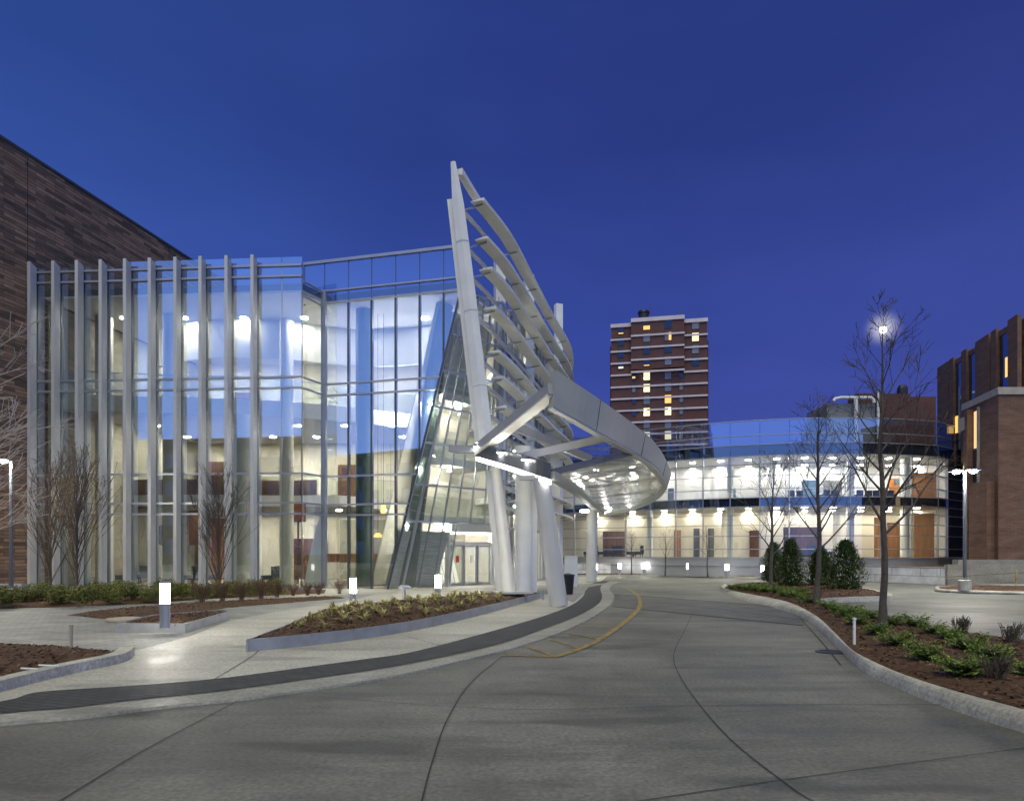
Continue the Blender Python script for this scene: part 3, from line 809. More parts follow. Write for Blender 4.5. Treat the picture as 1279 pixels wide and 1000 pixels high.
for i, (px, py, Y, r, h) in enumerate(((479, 636, 34.6, .12, .6), (472, 668, 34.6, .32, .18))):
    q = P(px, py, Y); t = thing('pendant_lamp', pend_label[i], 'pendant lamp', q)
    MB().lathe(q, [(r*.3, h/2+.02), (r, -h/2), (r*.98, -h/2-.01), (.002, -h/2-.01)] if i else [(r, h/2), (r, -h/2)], 16).build('lamp_shade', M['pend'], t, True)
    MB().tube([q+U*(h/2), Vector((q.x, q.y, 13.84))], .012, 6).build('cord', M['black'], t)
for px, py, Y, ww, hh, m, lb_ in ((185, 668, 40.5, 1.5, 1.1, 'navy', 'dark blue upholstered screen on the ground floor of the pavilion'), (372, 640, 37.5, .7, .9, 'orange', 'small orange artwork panel beside the pavilion corner'), (247, 655, 42, 1.0, 2.4, 'wooddk', 'dark wood cabinet seen through the pavilion glass')):
    q = P(px, py, Y); q.z = max(q.z, hh/2+.08)
    t = thing('lobby_panel', lb_, 'panel', (q.x, q.y, q.z-hh/2))
    MB().box(q, (ww, .12, hh)).build('face', M[m], t); MB().box(q+Vector((0, .09, 0)), (ww+.1, .05, hh+.1)).build('frame', M['mulldk'], t)
    if q.z-hh/2 > .2: MB().box((q.x, q.y+.06, (q.z-hh/2)/2+.025), (.08, .08, q.z-hh/2-.06)).build('leg', M['mulldk'], t)

# ================================================================== ENTRANCE BLOCK: canted glass + curved window wall
ent = thing('entrance_block', 'entrance block with leaning glass wall, lit doorway and tall window wall behind louvres', 'building', (-2, 35, 0))
dE = Vector((.73, .68, 0)).normalized(); nE = Vector((dE.y, -dE.x, 0))
E00 = L0.copy(); E01 = L1+U*ZS
WB, WT = 6.7, 2.7
def EP(s, t):   # s along (0..1 of width), t up (0..1)
    p = E00.lerp(E01, t); return p+dE*(WB+(WT-WB)*t)*s
def lift(p, k=.04): return p+nE*k
doorS0, doorS1, doorT = .53, .97, .235
sv = [0, .11, .25, .39, .53, .68, .84, 1.0]
tv = [0, .235, .36, .50, .62, .74, .86, 1.0]
for s0, s1 in zip(sv, sv[1:]):
    mb = MB()
    for t0, t1 in zip(tv, tv[1:]):
        if t0 < doorT-.01 and s0 >= doorS0-.01: continue
        mb.quad(EP(s0, t0), EP(s1, t0), EP(s1, t1), EP(s0, t1))
    mb.build('glass_pane', M['glassE'], ent)
for i, s in enumerate(sv):
    t0 = doorT if s > doorS0+.01 else 0.003
    big = i in (1, 7)
    mb = MB().beam(EP(s, t0)+nE*.03, EP(s, .998)+nE*.03, .12 if big else .05, .10, nE); mb.build('mullion', M['mull'], ent)
for t in tv[1:]:
    mb = MB().beam(EP(0.0, t)+nE*.04, EP(1, t)+nE*.04, .06, .09); mb.build('transom', M['mull'], ent)
# leaning panel behind lower left glass, ribbed grey imitating reflections in it
mb = MB().quad(EP(.02, 0)-nE*.5+U*.06, EP(.48, 0)-nE*.5+U*.06, EP(.48, .2)-nE*.5, EP(.02, .2)-nE*.5); 
pm = surf('ribbed grey panel', (.52, .52, .50), .6, .2, .25, 1.5, vscale=(1, 1, 9))
mb2 = MB().obox(EP(.02, 0)-nE*.55+U*.06, dE*WB*.45, nE*.05, EP(.02, .2)-EP(.02, 0)); mb2.build('reflection_panel', pm, ent)
# interior behind the canted wall: balconies and bright soffits
for t, m in ((.235, 'iwhite'), (.44, 'iwhite'), (.66, 'iwhite')):
    a, b = EP(.25, t)-nE*.6, EP(1.0, t)-nE*.6
    mb = MB().obox(a, b-a, -nE*2.4, U*.35); mb.build('balcony', M[m], ent)
    mb = MB().obox(a+U*.36, b-a, nE*.02, U*.95); mb.build('balustrade', M['balu'], ent)
a, b = EP(.03, .012)-nE*1.9, EP(.60, .012)-nE*1.9
MB().obox(a, b-a, -nE*.08, EP(.03, .985)-EP(.03, .012)).build('added_liner', M['icream'], ent)  # pale liner added so the leaning glass looks bright instead of dark

mb = MB().obox(Vector((-4.6, 38.2, .06)), Vector((4.2, 2.2, 0)), Vector((-.1, .2, 0)), U*13.6); mb.build('back_wall', M['icream'], ent)
# portal and doors
pA, pB = EP(doorS0, 0), EP(doorS1, 0)
dp = (pB-pA); pl = dp.length; dp.normalize(); np_ = Vector((dp.y, -dp.x, 0))
hz_ = EP(0, doorT).z
mb = MB(); mb.obox(pA+U*(hz_-.42)-np_*.2, dp*pl, np_*.5, U*.38); mb.build('door_header', M['white'], ent)
for k in (0.0, 1.0):
    mb = MB(); mb.obox(pA+dp*(pl*k-.07)-np_*.2, dp*.14, np_*.3, U*(hz_-.42)); mb.build('door_jamb', M['white'], ent)
mb = MB(); mb.obox(pA+dp*.1+U*(hz_-.52)-np_*.06, dp*(pl-.2), np_*.12, U*.09); mb.build('light_strip', M['led'], ent)
mb = MB(); mb.obox(pA+dp*.08+U*2.15-np_*.12, dp*(pl-.16), np_*.14, U*.16); mb.build('door_transom', M['white'], ent)
for k in range(3):
    x0 = pA+dp*(.1+k*(pl-.2)/3); ww = (pl-.2)/3-.03
    dr = MB()
    dr.obox(x0+U*.05-np_*.05, dp*.07, np_*.06, U*2.08); dr.obox(x0+dp*(ww-.07)+U*.05-np_*.05, dp*.07, np_*.06, U*2.08)
    dr.obox(x0+dp*.07+U*.05-np_*.05, dp*(ww-.14), np_*.06, U*.14); dr.obox(x0+dp*.07+U*2.05-np_*.05, dp*(ww-.14), np_*.06, U*.08)
    dd_ = dr.build('door', M['mull'], ent)
    g = MB().quad(x0+dp*.07+U*.19-np_*.02, x0+dp*(ww-.07)+U*.19-np_*.02, x0+dp*(ww-.07)+U*2.05-np_*.02, x0+dp*.07+U*2.05-np_*.02); g.build('pane', M['glassE'], dd_)
    if k < 2:
        MB().obox(x0+dp*ww*.45+U*1.25-np_*.01, dp*.2, np_*.01, U*.34).build('notice', M['red'] if k == 0 else M['paper'], dd_)
# vestibule back + leaning inner wall
mb = MB(); mb.obox(pA-np_*3.0+U*.06, dp*(pl+1.0), -np_*.1, U*3.4); mb.build('vestibule_wall', M['iolive'], ent)
mb = MB()
for k in range(6):
    a = pA-np_*2.6+dp*(pl*.35+k*.32); mb.beam(a+U*.08, a+dp*-1.0+U*3.2, .26, .05, np_)
mb.build('vestibule_screen', M['iwhite'], ent)

# louvre/window-wall plan curves
lc = cat([Vector((x, y, 0)) for x, y in ((-1.15, 27.0), (-.05, 30.1), (1.15, 35.0), (2.5, 40.6), (3.9, 46.0), (4.5, 50.5), (4.65, 54.0))], 8)
wc = cat([Vector((x, y, 0)) for x, y in ((-.55, 34.2), (.35, 37.2), (1.5, 41.4), (2.7, 46.2), (3.2, 50.6), (3.4, 54.5))], 6)
wallz = 15.2
stations = resample(wc, 12)
for a, b in zip(stations, stations[1:]):
    mb = MB(); mbb = MB(); d_ = (b-a)
    for z0, z1, g in ((.1, 3.0, 0), (3.0, 4.4, 0), (4.5, 5.3, 1), (5.4, 7.6, 0), (7.7, 8.7, 1), (8.8, 10.9, 0), (11.0, 12.2, 1), (12.3, 14.2, 0)):
        MB().quad(a+U*z0+d_*.03, b+U*z0-d_*.03, b+U*z1-d_*.03, a+U*z1+d_*.03).build('spandrel_panel' if g else 'window', M['spand' if g else 'glassE'], ent)
    mb = MB(); n_ = Vector((d_.y, -d_.x, 0)).normalized(); q = a.lerp(b, .5)
    mb.obox(a-d_.normalized()*.04-n_*.1, d_.normalized()*.08, n_*.16, U*14.3); mb.obox(q-d_.normalized()*.025-n_*.05, d_.normalized()*.05, n_*.08, U*14.2)
    mb.build('mullion', M['mull'], ent)
for z in (.05, 3.0, 4.45, 5.35, 7.65, 8.75, 10.95, 12.25, 14.3):
    mb = MB(); mb.sweep([p+U*(z-.05) for p in wc], [(-.06, 0), (.08, 0), (.08, .1), (-.06, .1)]); mb.build('transom', M['mull'], ent, fixn=True)
ip = [p+Vector((-.12, .02, 0)) for p in wc]+[Vector((-3, 54.5, 0)), Vector((-3.2, 41, 0)), Vector((-1.5, 38.5, 0))]
for z in (4.5, 7.75, 11.05, 14.25):
    MB().prism(ip, z, z+.35).build('floor_slab', M['iwhite'], ent)
mb = MB().sweep([Vector((-.9, 40.2, .1)), Vector((-.2, 46, .1)), Vector((.2, 54, .1))], [(-.1, 0), (0, 0), (0, 14), (-.1, 14)]); mb.build('back_wall', M['icream'], ent, fixn=True)
for px, Y, zt in ((624, 34.6, 16.6), (660.5, 38.6, 17.4), (697.5, 47.5, 19.0)):
    q = XY(px, Y); MB().box((q.x, q.y, zt/2+.02), (.40, .5, zt-.04), R(-70)).build('pilaster', M['white'], ent)
q = XY(654, 29.3); MB().lathe((q.x, q.y, 0), [(.36, za), (.36, 6.3)], 28).build('round_pier', M['white'], ent, True)
MB().box((q.x+.40, q.y+.3, 3.1), (.34, .16, 6.1), R(20)).build('pier_panel', M['white'], ent)
ew = [(-1.6, 41+2.2*i) for i in range(0)]
elight = []
for k in range(5):
    q, _ = along(wc, 2.2+k*3.6); elight.append((q.x-.85, q.y+.4))
lights(elight, 4.49, 'down', .14, 'recessed downlight on the lowest ceiling behind the louvre screen', 'lowest downlights behind the louvres')
lights(elight, 7.74, 'downw', .14, 'recessed downlight on the middle ceiling behind the louvre screen', 'middle downlights behind the louvres')
for t_ in (.23, .43, .65):
    q = EP(.12, t_)-nE*.9; q2 = EP(.5, t_)-nE*.9
    if t_ == .23: pts_ = []
    pts_ += [q, q2]
for i, q in enumerate(pts_):
    f_ = MB().box(q, (.12, .12, .14)).build('added_lamp', M['mull'], ent); MB().box(q-U*.085, (.20, .20, .02)).build('lens', M['added_flood'], f_)  # lamps added to brighten the liner behind the leaning glass
ec = [(-3.6, 36.6), (-2.2, 37.6), (-4.2, 37.8)]
lights([(x, y) for x, y in ec], 13.84, 'downw', .18, 'recessed downlight high above the leaning entrance glass', 'downlights above the leaning glass')
lights([(-3.3, 35.6), (-2.3, 36.5)], EP(0, .235).z-.001, 'downw', .16, 'recessed downlight under the lowest balcony behind the entrance doors', 'downlights above the entrance doors')

# ================================================================== LOUVRE SCREEN WITH MAST
scr = thing('louvre_screen', 'tall white curved louvre screen fanning back from a leaning white mast', 'sunscreen', (-.6, 27, 4))
m0 = P(609, 562, 26.6); m1 = P(566, 203, 26.6)
def mast(mb, a, b, r0, r1):
    ax = (b-a).normalized(); pts = [a.lerp(b, t) for t in (0, .3, .6, .85, 1)]
    mb.tube(pts, [r0, r0, r0*.97, r0*.84, r1], 6)
mb = MB(); mast(mb, m0, m1, .31, .11); mb.build('mast', M['white'], scr, True)
for t_ in (.22, .48, .72):
    p_ = m0.lerp(m1, t_); d_ = (m1-m0).normalized(); MB().tube([p_-d_*.02, p_+d_*.02], .317*(1 if t_ < .7 else .93), 6).build('joint_ring', M['colpaint'], scr)
mb = MB().beam(P(597, 552, 26.9), P(562.5, 251, 26.9), .24, .3, (0, 1, 0)); mb.build('mast_plate', M['white'], scr)
blades = [(249, 581), (297, 588), (335, 594), (384, 599.4), (439, 606.7), (471, 612), (508, 615)]
airfoil = [(0.0, -.075), (0.0, .055), (.05, .07), (.40, .065), (1.0, .012), (1.02, -.012), (.45, -.022), (.07, -.025), (.05, -.075)]
def blade(z, s0, s1, name='louvre_blade', wd=.58):
    mb = MB(); tot = s1-s0; nseg = 6
    for k in range(nseg):
        pts = []
        for i in range(8):
            s = s0+tot*(k+i/7*.994)/nseg
            q, t = along(lc, s); pts.append(q+U*z)
        mb.sweep(pts, [(.05-a*wd, b) for a, b in airfoil])
    mb.build(name, M['white'], scr, fixn=True)
    for k in range(nseg):
        q, t = along(lc, s0+tot*(k+.06)/nseg); n_ = Vector((t.y, -t.x, 0))
        MB().beam(q+U*(z-.04)-n_*.12, q+U*(z-.14)-n_*.95, .04, .06).build('bracket', M['mull'], scr)
    pts = []
    for i in range(30):
        q, t = along(lc, s0+.3+(tot-.6)*i/29); n_ = Vector((t.y, -t.x, 0)); pts.append(q+U*(z-.22)-n_*.95)
    MB().sweep(pts, [(-.04, -.09), (.04, -.09), (.04, .09), (-.04, .09)]).build('back_rail', M['white'], scr, fixn=True)
Ltot = sum((b-a).length for a, b in zip(lc, lc[1:]))
for i, (py, px) in enumerate(blades):
    # start of the blade slides along the curve with the lean of the mast
    s0 = .02+i*.42; q, _ = along(lc, s0); z = ZZ(py, q.y)
    blade(z, s0, Ltot-.2-i*.1)
for z, s0 in ((5.1, 5.0), (4.15, 5.0)): blade(z, s0, Ltot-2)
for z in (3.0, 2.1):
    mb = MB(); q0_, _ = along(lc, 4.2); q1_, _ = along(lc, 9); mb.beam(q0_+U*z+Vector((.25, -1.4, 0)), q1_+U*z+Vector((-.4, -3, 0)), .06, .08); mb.build('rail', M['white'], scr)
# top chord from mast tip to first blade
tp = [m1+Vector((.25, .1, -.3)), P(604, 262, 28.8), P(640, 312, 33), P(662, 352, 36)]
mb = MB(); mb.sweep(cat(tp, 5), [(-.12, -.12), (.12, -.12), (.12, .12), (-.12, .12)]); mb.build('top_chord', M['white'], scr, fixn=True)
# struts carrying the blades
for s in ():
    q, t = along(lc, s); n_ = Vector((t.y, -t.x, 0)); q = q-n_*.75
    z1 = ZZ(249, 27.2)
    MB().tube([q+U*4.6, q+U*(z1+.1)], .075, 8).build('strut', M['white'], scr, True)

# ================================================================== CANOPY AND COLUMNS
can = thing('entrance_canopy', 'leaf shaped grey steel entrance canopy with open cross beams and glazed tip', 'canopy', (3, 28, 4.2))
P1 = P(598, 561, 26.0); P0 = P(563, 561, 26.4); P2 = P(690, 486, 21.0)
ringpts = [P2, P(735, 514, 21.8), P(782, 544, 24.0), P(812, 566, 27.4), P(828, 588, 31.5), P(832, 603, 36.0), P(818, 620, 39.6), P(790, 633, 41.2), P(756, 641, 41.5)]
ring = cat(ringpts, 6)
def ringprof(t):
    h = .46*(1-t)**.9+.08
    return [(-.20, -h), (.05, -h), (.22, h), (-.10, h)][::-1]
mb = MB(); mb.sweep(ring, ringprof); mb.build('ring_beam', M['warmgrey'], can, fixn=True)
mb = MB(); mb.sweep([p+Vector((0, 0, -.0)) for p in ring], lambda t: [(-.24, -(.46*(1-t)**.9+.08)-.05), (.02, -(.46*(1-t)**.9+.08)-.05), (.02, -(.46*(1-t)**.9+.08)-.002), (-.24, -(.46*(1-t)**.9+.08)-.002)]); mb.build('ring_flange', M['white'], can, fixn=True)
for i_ in (7, 15, 23, 31, 39):
    t_ = i_/(len(ring)-1); d_ = (ring[i_+1]-ring[i_-1]).normalized(); n_ = Vector((d_.y, -d_.x, 0)).normalized(); h_ = .46*(1-t_)**.9+.08
    MB().beam(ring[i_]+n_*.06+U*-h_, ring[i_]+n_*.225+U*h_, .018, .012, d_).build('panel_seam', M['mulldk'], can)
mb = MB(); mb.beam(P1, P2+Vector((.02, .0, 0)), .36, .34); mb.build('side_beam', M['bluegrey'], can)
mb = MB(); mb.beam(P1+U*-.20, P2+U*-.20, .42, .05); mb.build('side_flange', M['white'], can)
mb = MB(); mb.beam(P0, P1, .36, .26); mb.build('side_beam', M['bluegrey'], can)
gut = cat([P(597, 566, 26.0), P(640, 578, 23.8), P(688, 594, 21.5), P(704, 603, 25.5), P(721, 614, 31), P(737, 628, 36.5), P(752, 640, 41)], 6)
g1 = gut[:13]; g2 = gut[12:]
mb = MB(); mb.sweep(g1, [(-.10, -.12), (.10, -.12), (.10, .38), (-.10, .38)]); mb.build('gutter', M['dkgrey'], can, fixn=True)
mb = MB(); mb.sweep(g2, [(-.14, -.14), (.14, -.14), (.14, .14), (-.14, .14)]); mb.build('gutter', M['warmgrey'], can, fixn=True)
mb = MB(); mb.sweep([p+U*-.28 for p in g1], [(-.09, 0), (.09, 0), (.09, .14), (-.09, .14)]); mb.build('light_strip', M['led'], can, fixn=True)
q = g2[-5]; MB().lathe(q+Vector((-.55, -.1, -.32)), [(.22, .12), (.26, .02), (.24, 0), (.01, 0)], 16).build('lamp', M['led2'], can)
for k, s_ in enumerate((1, 5, 9, 14, 19, 24, 28)):
    q = gut[s_]+U*.42+Vector((-.25, .12, 0)); u_ = MB().lathe(q, [(.10, -.10), (.12, 0), (.11, .01), (.09, .005), (.001, .005)], 14)
    u_.mi = [0]*len(u_.f)
    for i_ in range(42, len(u_.f)): u_.mi[i_] = 1
    u_.build('added_uplight', [M['mull'], M['upl_added']], can)  # lamps added along the gutter to brighten the louvre undersides
bA0, bA1 = P(638, 531, 23.6), P(737, 573, 26.5); bB0, bB1 = P(643, 572, 23.6), P(766, 545, 23.6)
MB().beam(bA0, bA1, .2, .26).build('cross_beam', M['bluegrey'], can)
MB().beam(bB0, bB1, .2, .26).build('cross_beam', M['bluegrey'], can)
C0, C1 = P(688, 590, 21.6), P(800, 562, 25.6)
MB().beam(C0, C1, .16, .2).build('cross_beam', M['dkgrey'], can)
gA = resample(g2, 14); i0 = min(range(len(ring)), key=lambda i: (ring[i]-C1).length)
rB = resample(ring[i0:], 14)
rB = [p-U*.12 for p in rB]
for k in range(0, 13):
    mb = MB(); 
    for j in range(3):
        f0, f1 = j/3, (j+1)/3
        mb.quad(gA[k].lerp(rB[k], f0), gA[k+1].lerp(rB[k+1], f0), gA[k+1].lerp(rB[k+1], f1), gA[k].lerp(rB[k], f1))
    mb.build('glass_pane', M['glassC'], can)
    if k in (3, 6, 9): MB().beam(gA[k]+U*.08, rB[k]+U*.08, .07, .12).build('glazing_rib', M['bluegrey'], can)
mb = MB(); mb.tube(cat([gA[2]+U*.1, gA[5].lerp(rB[4], .3)+U*.12, gA[8].lerp(rB[7], .45)+U*.12, gA[12]+U*.1], 6), .035, 6); mb.build('tension_rod', M['mull'], can, True)
def column(name, label, base, top, r, m):
    t = thing(name, label, 'column', base)
    MB().tube([base+U*.03, base.lerp(top, .5), top], [r, r, r*.92], 28).build('shaft', m, t, True)
    return t
b1 = G(636.5, 746, .2); t1 = P(619, 586, 27.0)
c1 = column('canopy_column', 'leaning white column with steel base rail standing in the daylily bed', b1, t1, .24, M['colpaint'])
MB().obox(b1+Vector((-.42, -.05, .02)), (.22, .0, 0), (0, .36, 0), (t1-b1)*.98).build('side_plate', M['bluegrey'], c1)
MB().box(b1+Vector((.1, -.1, .19)), (1.25, .8, .07), R(16)).build('base_plate', M['colpaint'], c1)
for x, y in ((-.48, -.45), (.55, -.1), (1.2, .75)):
    MB().tube([b1+Vector((x, y, -.12)), b1+Vector((x, y, .20))], .04, 8).build('leg', M['steel'], c1)
b2 = G(698, 757.5, .02); t2 = P(676, 596, 21.9)
c2 = column('canopy_column', 'leaning white column on the pavement nearest the drive', b2, t2, .29, M['colpaint'])
MB().beam(t2+Vector((-.7, .2, .0)), t2+Vector((.45, -.05, .0)), .34, .14).build('bracket', M['colpaint'], c2)
b3 = G(738.5, 727, .02); t3 = P(739, 636, 40.2)
c3 = column('canopy_column', 'upright white column at the far end of the canopy', b3, t3, .30, M['colpaint'])
# litter bin + white box
q = G(713, 733, za)
tb = thing('white_cabinet', 'white utility cabinet standing behind the nearest column', 'cabinet', q)
MB().box((q.x, q.y, .80), (.62, .5, 1.5)).build('body', M['white'], tb); MB().box((q.x, q.y, 1.57), (.68, .56, .05)).build('top', M['white'], tb)
q = G(709.5, 742, za); tb = thing('litter_bin', 'black tapered litter bin standing behind the nearest column', 'bin', q)
MB().lathe((q.x, q.y, za), [(.2, 0), (.26, .75), (.28, .76), (.28, .82), (.12, .86)], 18).build('body', M['black'], tb, True)
MB().lathe((q.x, q.y, za), [(.1, .861), (.09, .875)], 14).build('lid', M['mulldk'], tb, True)

# ================================================================== FAR CURVED WING
far = thing('curved_glass_building', 'long two storey curved glass building with white lit rooms behind the drive', 'building', (18, 48, 0))
pxs = [690, 717, 745, 781, 812, 844, 878, 912, 949, 986, 1023, 1062, 1101, 1139, 1172]
fy = cat([Vector((x, Y, 0)) for x, Y in ((680, 56), (740, 53.5), (830, 50.0), (912, 47.7), (1000, 46.4), (1080, 46.3), (1139, 46.9), (1180, 47.8))], 10)
def Yat(px):
    for a, b in zip(fy, fy[1:]):
        if a.x <= px <= b.x: return a.y+(b.y-a.y)*(px-a.x)/(b.x-a.x)
    return fy[-1].y
FP = [XY(x, Yat(x)) for x in pxs]
FP.append(XY(1184, 48.8)); FP.append(XY(1207, 50.9))
zz = dict(b=1.37, g1=4.93, s1=5.55, g2=8.42, p1=9.2, p2=9.85, top=10.85)
for i, (a, b) in enumerate(zip(FP, FP[1:])):
    d_ = (b-a); e = d_.normalized()*.018
    def pane(name, z0, z1, m):
        MB().quad(a+e+U*z0, b-e+U*z0, b-e+U*z1, a+e+U*z1).build(name, M[m], far)
    dark = i == len(FP)-2
    pane('glass_pane', zz['b'], zz['g1'], 'olived' if dark else 'glassF'); pane('spandrel_panel', zz['g1']+.03, zz['s1']-.03, 'olived' if dark else 'spand')
    pane('glass_pane', zz['s1'], zz['g2'], 'olived' if dark else 'glassF'); pane('parapet_pane', zz['g2']+.03, zz['p1']-.02, 'spand'); pane('parapet_pane', zz['p1']+.02, zz['p2']-.02, 'glassP'); pane('parapet_pane', zz['p2']+.02, zz['top'], 'glassP')
for i, p in enumerate(FP):
    d_ = (FP[min(i+1, len(FP)-1)]-FP[max(i-1, 0)]).normalized(); n_ = Vector((d_.y, -d_.x, 0))
    MB().obox(p-d_*.035-n_*.12+U*zz['b'], d_*.07, n_*.14, U*(zz['g2']-zz['b'])).build('mullion', M['mull'], far)
for z in (1.42, 2.0, 2.9, 3.65, 4.35, 4.93, 5.55, 6.15, 7.05, 7.85, 8.42, 9.2, 9.85, 10.87):
    mb = MB(); mb.sweep([p+U*(z-.03) for p in FP], [(-.03, 0), (.07, 0), (.07, .06), (-.03, .06)]); mb.build('transom', M['mull'], far, fixn=True)
FI = [p+Vector((-.1, .16, 0)) for p in FP[:-1]]
BKF = [p+Vector((.8, 6.6, 0)) for p in FP[:-1]]
def slab(name, z0, z1, m, dep=1.0):
    bk_ = [a.lerp(b, dep) for a, b in zip(FI, BKF)]
    MB().prism(FI+bk_[::-1], z0, z1).build(name, M[m], far)
slab('floor', 1.2, 1.37, 'ifloor'); slab('lower_ceiling', 4.95, 5.05, 'iwhite'); slab('upper_floor', 5.06, 5.5, 'iwhite'); slab('upper_ceiling', 8.45, 8.55, 'iwhite')
MB().prism(FI+[Vector((37, 66, 0)), Vector((2, 66, 0))], 8.56, 8.8).build('roof', M['dkgrey'], far)
MB().sweep([p+U*1.37 for p in BKF], [(-.15, 0), (0, 0), (0, 3.57), (-.15, 3.57)]).build('back_wall', M['icream'], far, fixn=True)
MB().sweep([p+U*5.5 for p in BKF], [(-.15, 0), (0, 0), (0, 2.94), (-.15, 2.94)]).build('back_wall', M['iwhite'], far, fixn=True)
for q0_, q1_ in ((FI[-1], BKF[-1]), (FI[0], BKF[0])):
    d_ = q1_-q0_; MB().obox(q0_+U*1.38, d_, Vector((.1, 0, 0)), U*7.05).build('end_wall', M['iwhite'], far)
MB().sweep([p+U*.05 for p in FP], [(-.2, 0), (-.02, 0), (-.02, 1.3), (-.2, 1.3)]).build('plinth', M['bluegrey'], far, fixn=True)
for px, off, r in ((812, 1.2, .22), (912, 1.2, .22), (1062, 1.3, .26), (1130, 1.6, .3)):
    for z0, z1 in ((1.38, 4.94), (5.51, 8.44)):
        q = XY(px, Yat(px)+off); MB().lathe((q.x, q.y, 0), [(r, z0), (r, z1)], 16).build('column', M['iwhite'], far, True)
def fwall(px, dep, wd, z0, h, m, name='wall_panel', th=.12):
    q = XY(px, Yat(px)+dep); return MB().box((q.x, q.y, z0+h/2), (wd, th, h)).build(name, M[m], far)
for px, dep, wd, z0, h, m in ((846, 6.0, .55, 1.38, 2.2, 'wood'), (870, 6.0, .45, 1.38, 2.3, 'mulldk'), (888, 6.0, .45, 1.38, 2.3, 'mulldk'), (942, 6.0, .7, 1.38, 2.1, 'wooddk'),
                              (775, 6.2, 3.0, 1.38, 2.2, 'wooddk'), (1002, 5.0, 2.8, 1.38, 2.3, 'wooddk'), (1158, 3.4, 2.0, 1.38, 3.3, 'wood'), (1122, 4.2, 1.6, 1.38, 2.6, 'wood'), (1098, 4.5, .7, 1.38, 3.0, 'wood'),
                              (840, 6.2, .75, 5.51, 1.5, 'navy'), (918, 6.2, .4, 5.51, 1.3, 'blueart'), (1155, 3.0, 1.9, 5.51, 2.1, 'wood'), (1012, 6.0, 1.2, 6.0, 1.3, 'blueart'), (965, 6.2, 1.5, 5.8, 1.6, 'icream'), (1040, 6.1, 1.4, 5.8, 1.5, 'iolive'), (890, 6.3, 1.4, 6.0, 1.2, 'paper')):
    fwall(px, dep, wd, z0, h, m)
for px in (800, 965, 1085): fwall(px, 4.4, .35, 5.51, 2.9, 'iwhite', 'pier', .5)
for px in (905, 1045): fwall(px, 4.6, .3, 1.38, 3.5, 'icream', 'pier', .5)
art = []
for px, m, lb_ in ((1118, 'orange', 'bright orange square artwork on the upper floor of the curved building'),):
    q = XY(px, Yat(px)+3.2); t = thing('wall_art', lb_, 'artwork', (q.x, q.y, 5.9))
    MB().box((q.x, q.y, 6.6), (.9, .08, 1.1)).build('face', M[m], t); MB().box((q.x+.1, q.y-.05, 6.9), (.4, .04, .35)).build('inset', M['blueart'], t); MB().box((q.x, q.y+.06, 5.95), (.06, .06, .9)).build('stand', M['mulldk'], t)
fl1 = [(XY(px, Yat(px)+d_).x, Yat(px)+d_) for px in (745, 790, 830, 865, 900, 935, 970, 1005, 1040, 1075, 1110, 1145) for d_ in (1.9, 5.9)]
lights(fl1, 4.945, 'downf', .20, 'warm recessed downlight in the lower ceiling of the curved building', 'lower ceiling downlights of the curved building')
lights(fl1, 8.445, 'downfw', .20, 'white recessed downlight in the upper ceiling of the curved building', 'upper ceiling downlights of the curved building')
ch0 = thing('lounge_chair', 'low dark lounge chair by the upper windows of the curved building', 'chair', (0, 0, 0), 'dark lounge chairs on the upper floor')
MB().box((0, 0, .3), (.62, .6, .2)).build('seat', M['navy'], ch0); MB().box((0, .28, .55), (.62, .12, .5)).build('backrest', M['navy'], ch0)
for x in (-.25, .25):
    for y in (-.24, .24): MB().box((x, y, .1), (.05, .05, .2)).build('leg', M['black'], ch0)
spots = [(988, 1.3), (1000, 1.5), (1030, 1.2), (1044, 1.4), (1072, 1.2), (1084, 1.5), (1096, 1.2), (1110, 1.4)]
for i, (px, d_) in enumerate(spots):
    o = ch0 if i == 0 else copy_tree(ch0); q = XY(px, Yat(px)+d_); place(o, (q.x, q.y, 5.51), rng.uniform(-1, 1)+math.pi, .72)

dc0 = copy_tree(ch0); tag(dc0, 'dark chair on the lower floor at the left end of the curved building', 'chair', 'dark chairs on the lower floor')
for i, (px, d_) in enumerate(((735, 1.6), (741, 2.4), (752, 1.4), (760, 2.2), (771, 1.5), (786, 2.0), (797, 1.5), (1010, 2.2), (1030, 2.6))):
    o = dc0 if i == 0 else copy_tree(dc0); q = XY(px, Yat(px)+d_); place(o, (q.x, q.y, 1.38), rng.uniform(-2, 2), 1.15)
lc0 = copy_tree(ch0); tag(lc0, 'dark lobby chair on the ground floor behind the fins', 'chair', 'dark lobby chairs behind the fins')
for i, (px, Y) in enumerate(((152, 37.5), (182, 38.5), (240, 37.2), (262, 38.0), (338, 37.0), (356, 38.2))):
    o = lc0 if i == 0 else copy_tree(lc0); q = XY(px, Y); place(o, (q.x, q.y, .055), rng.uniform(-2, 2), 1.2)

# retaining wall thing, ledge
rt = thing('retaining_wall', 'low curved pale panelled retaining wall in front of the curved building', 'wall', (18, 46, 0))
rwm = pavers('wall panels', (.60, .60, .59), (.66, .66, .65), (.30, .30, .30), 1.5, .45, 0, .6, .02, 'UV')
MB().sweep(rw, [(-.25, 0), (0, 0), (0, .92), (-.25, .92)]).build('wall', rwm, rt, fixn=True)
MB().sweep([p+U*.921 for p in rw], [(-.28, 0), (.03, 0), (.03, .06), (-.28, .06)]).build('coping', M['stone'], rt, fixn=True)
lg = [p+Vector((.05, .3, 0)) for p in rw]+[Vector((FP[-1].x-.5, FP[-1].y-1, 0))]+[p+Vector((0, -.05, 0)) for p in FP[:-2]][::-1]
bed('mulch', lg, .80, 'dark planted ledge between retaining wall and curved building', .10, 1.2, 1500, .6)

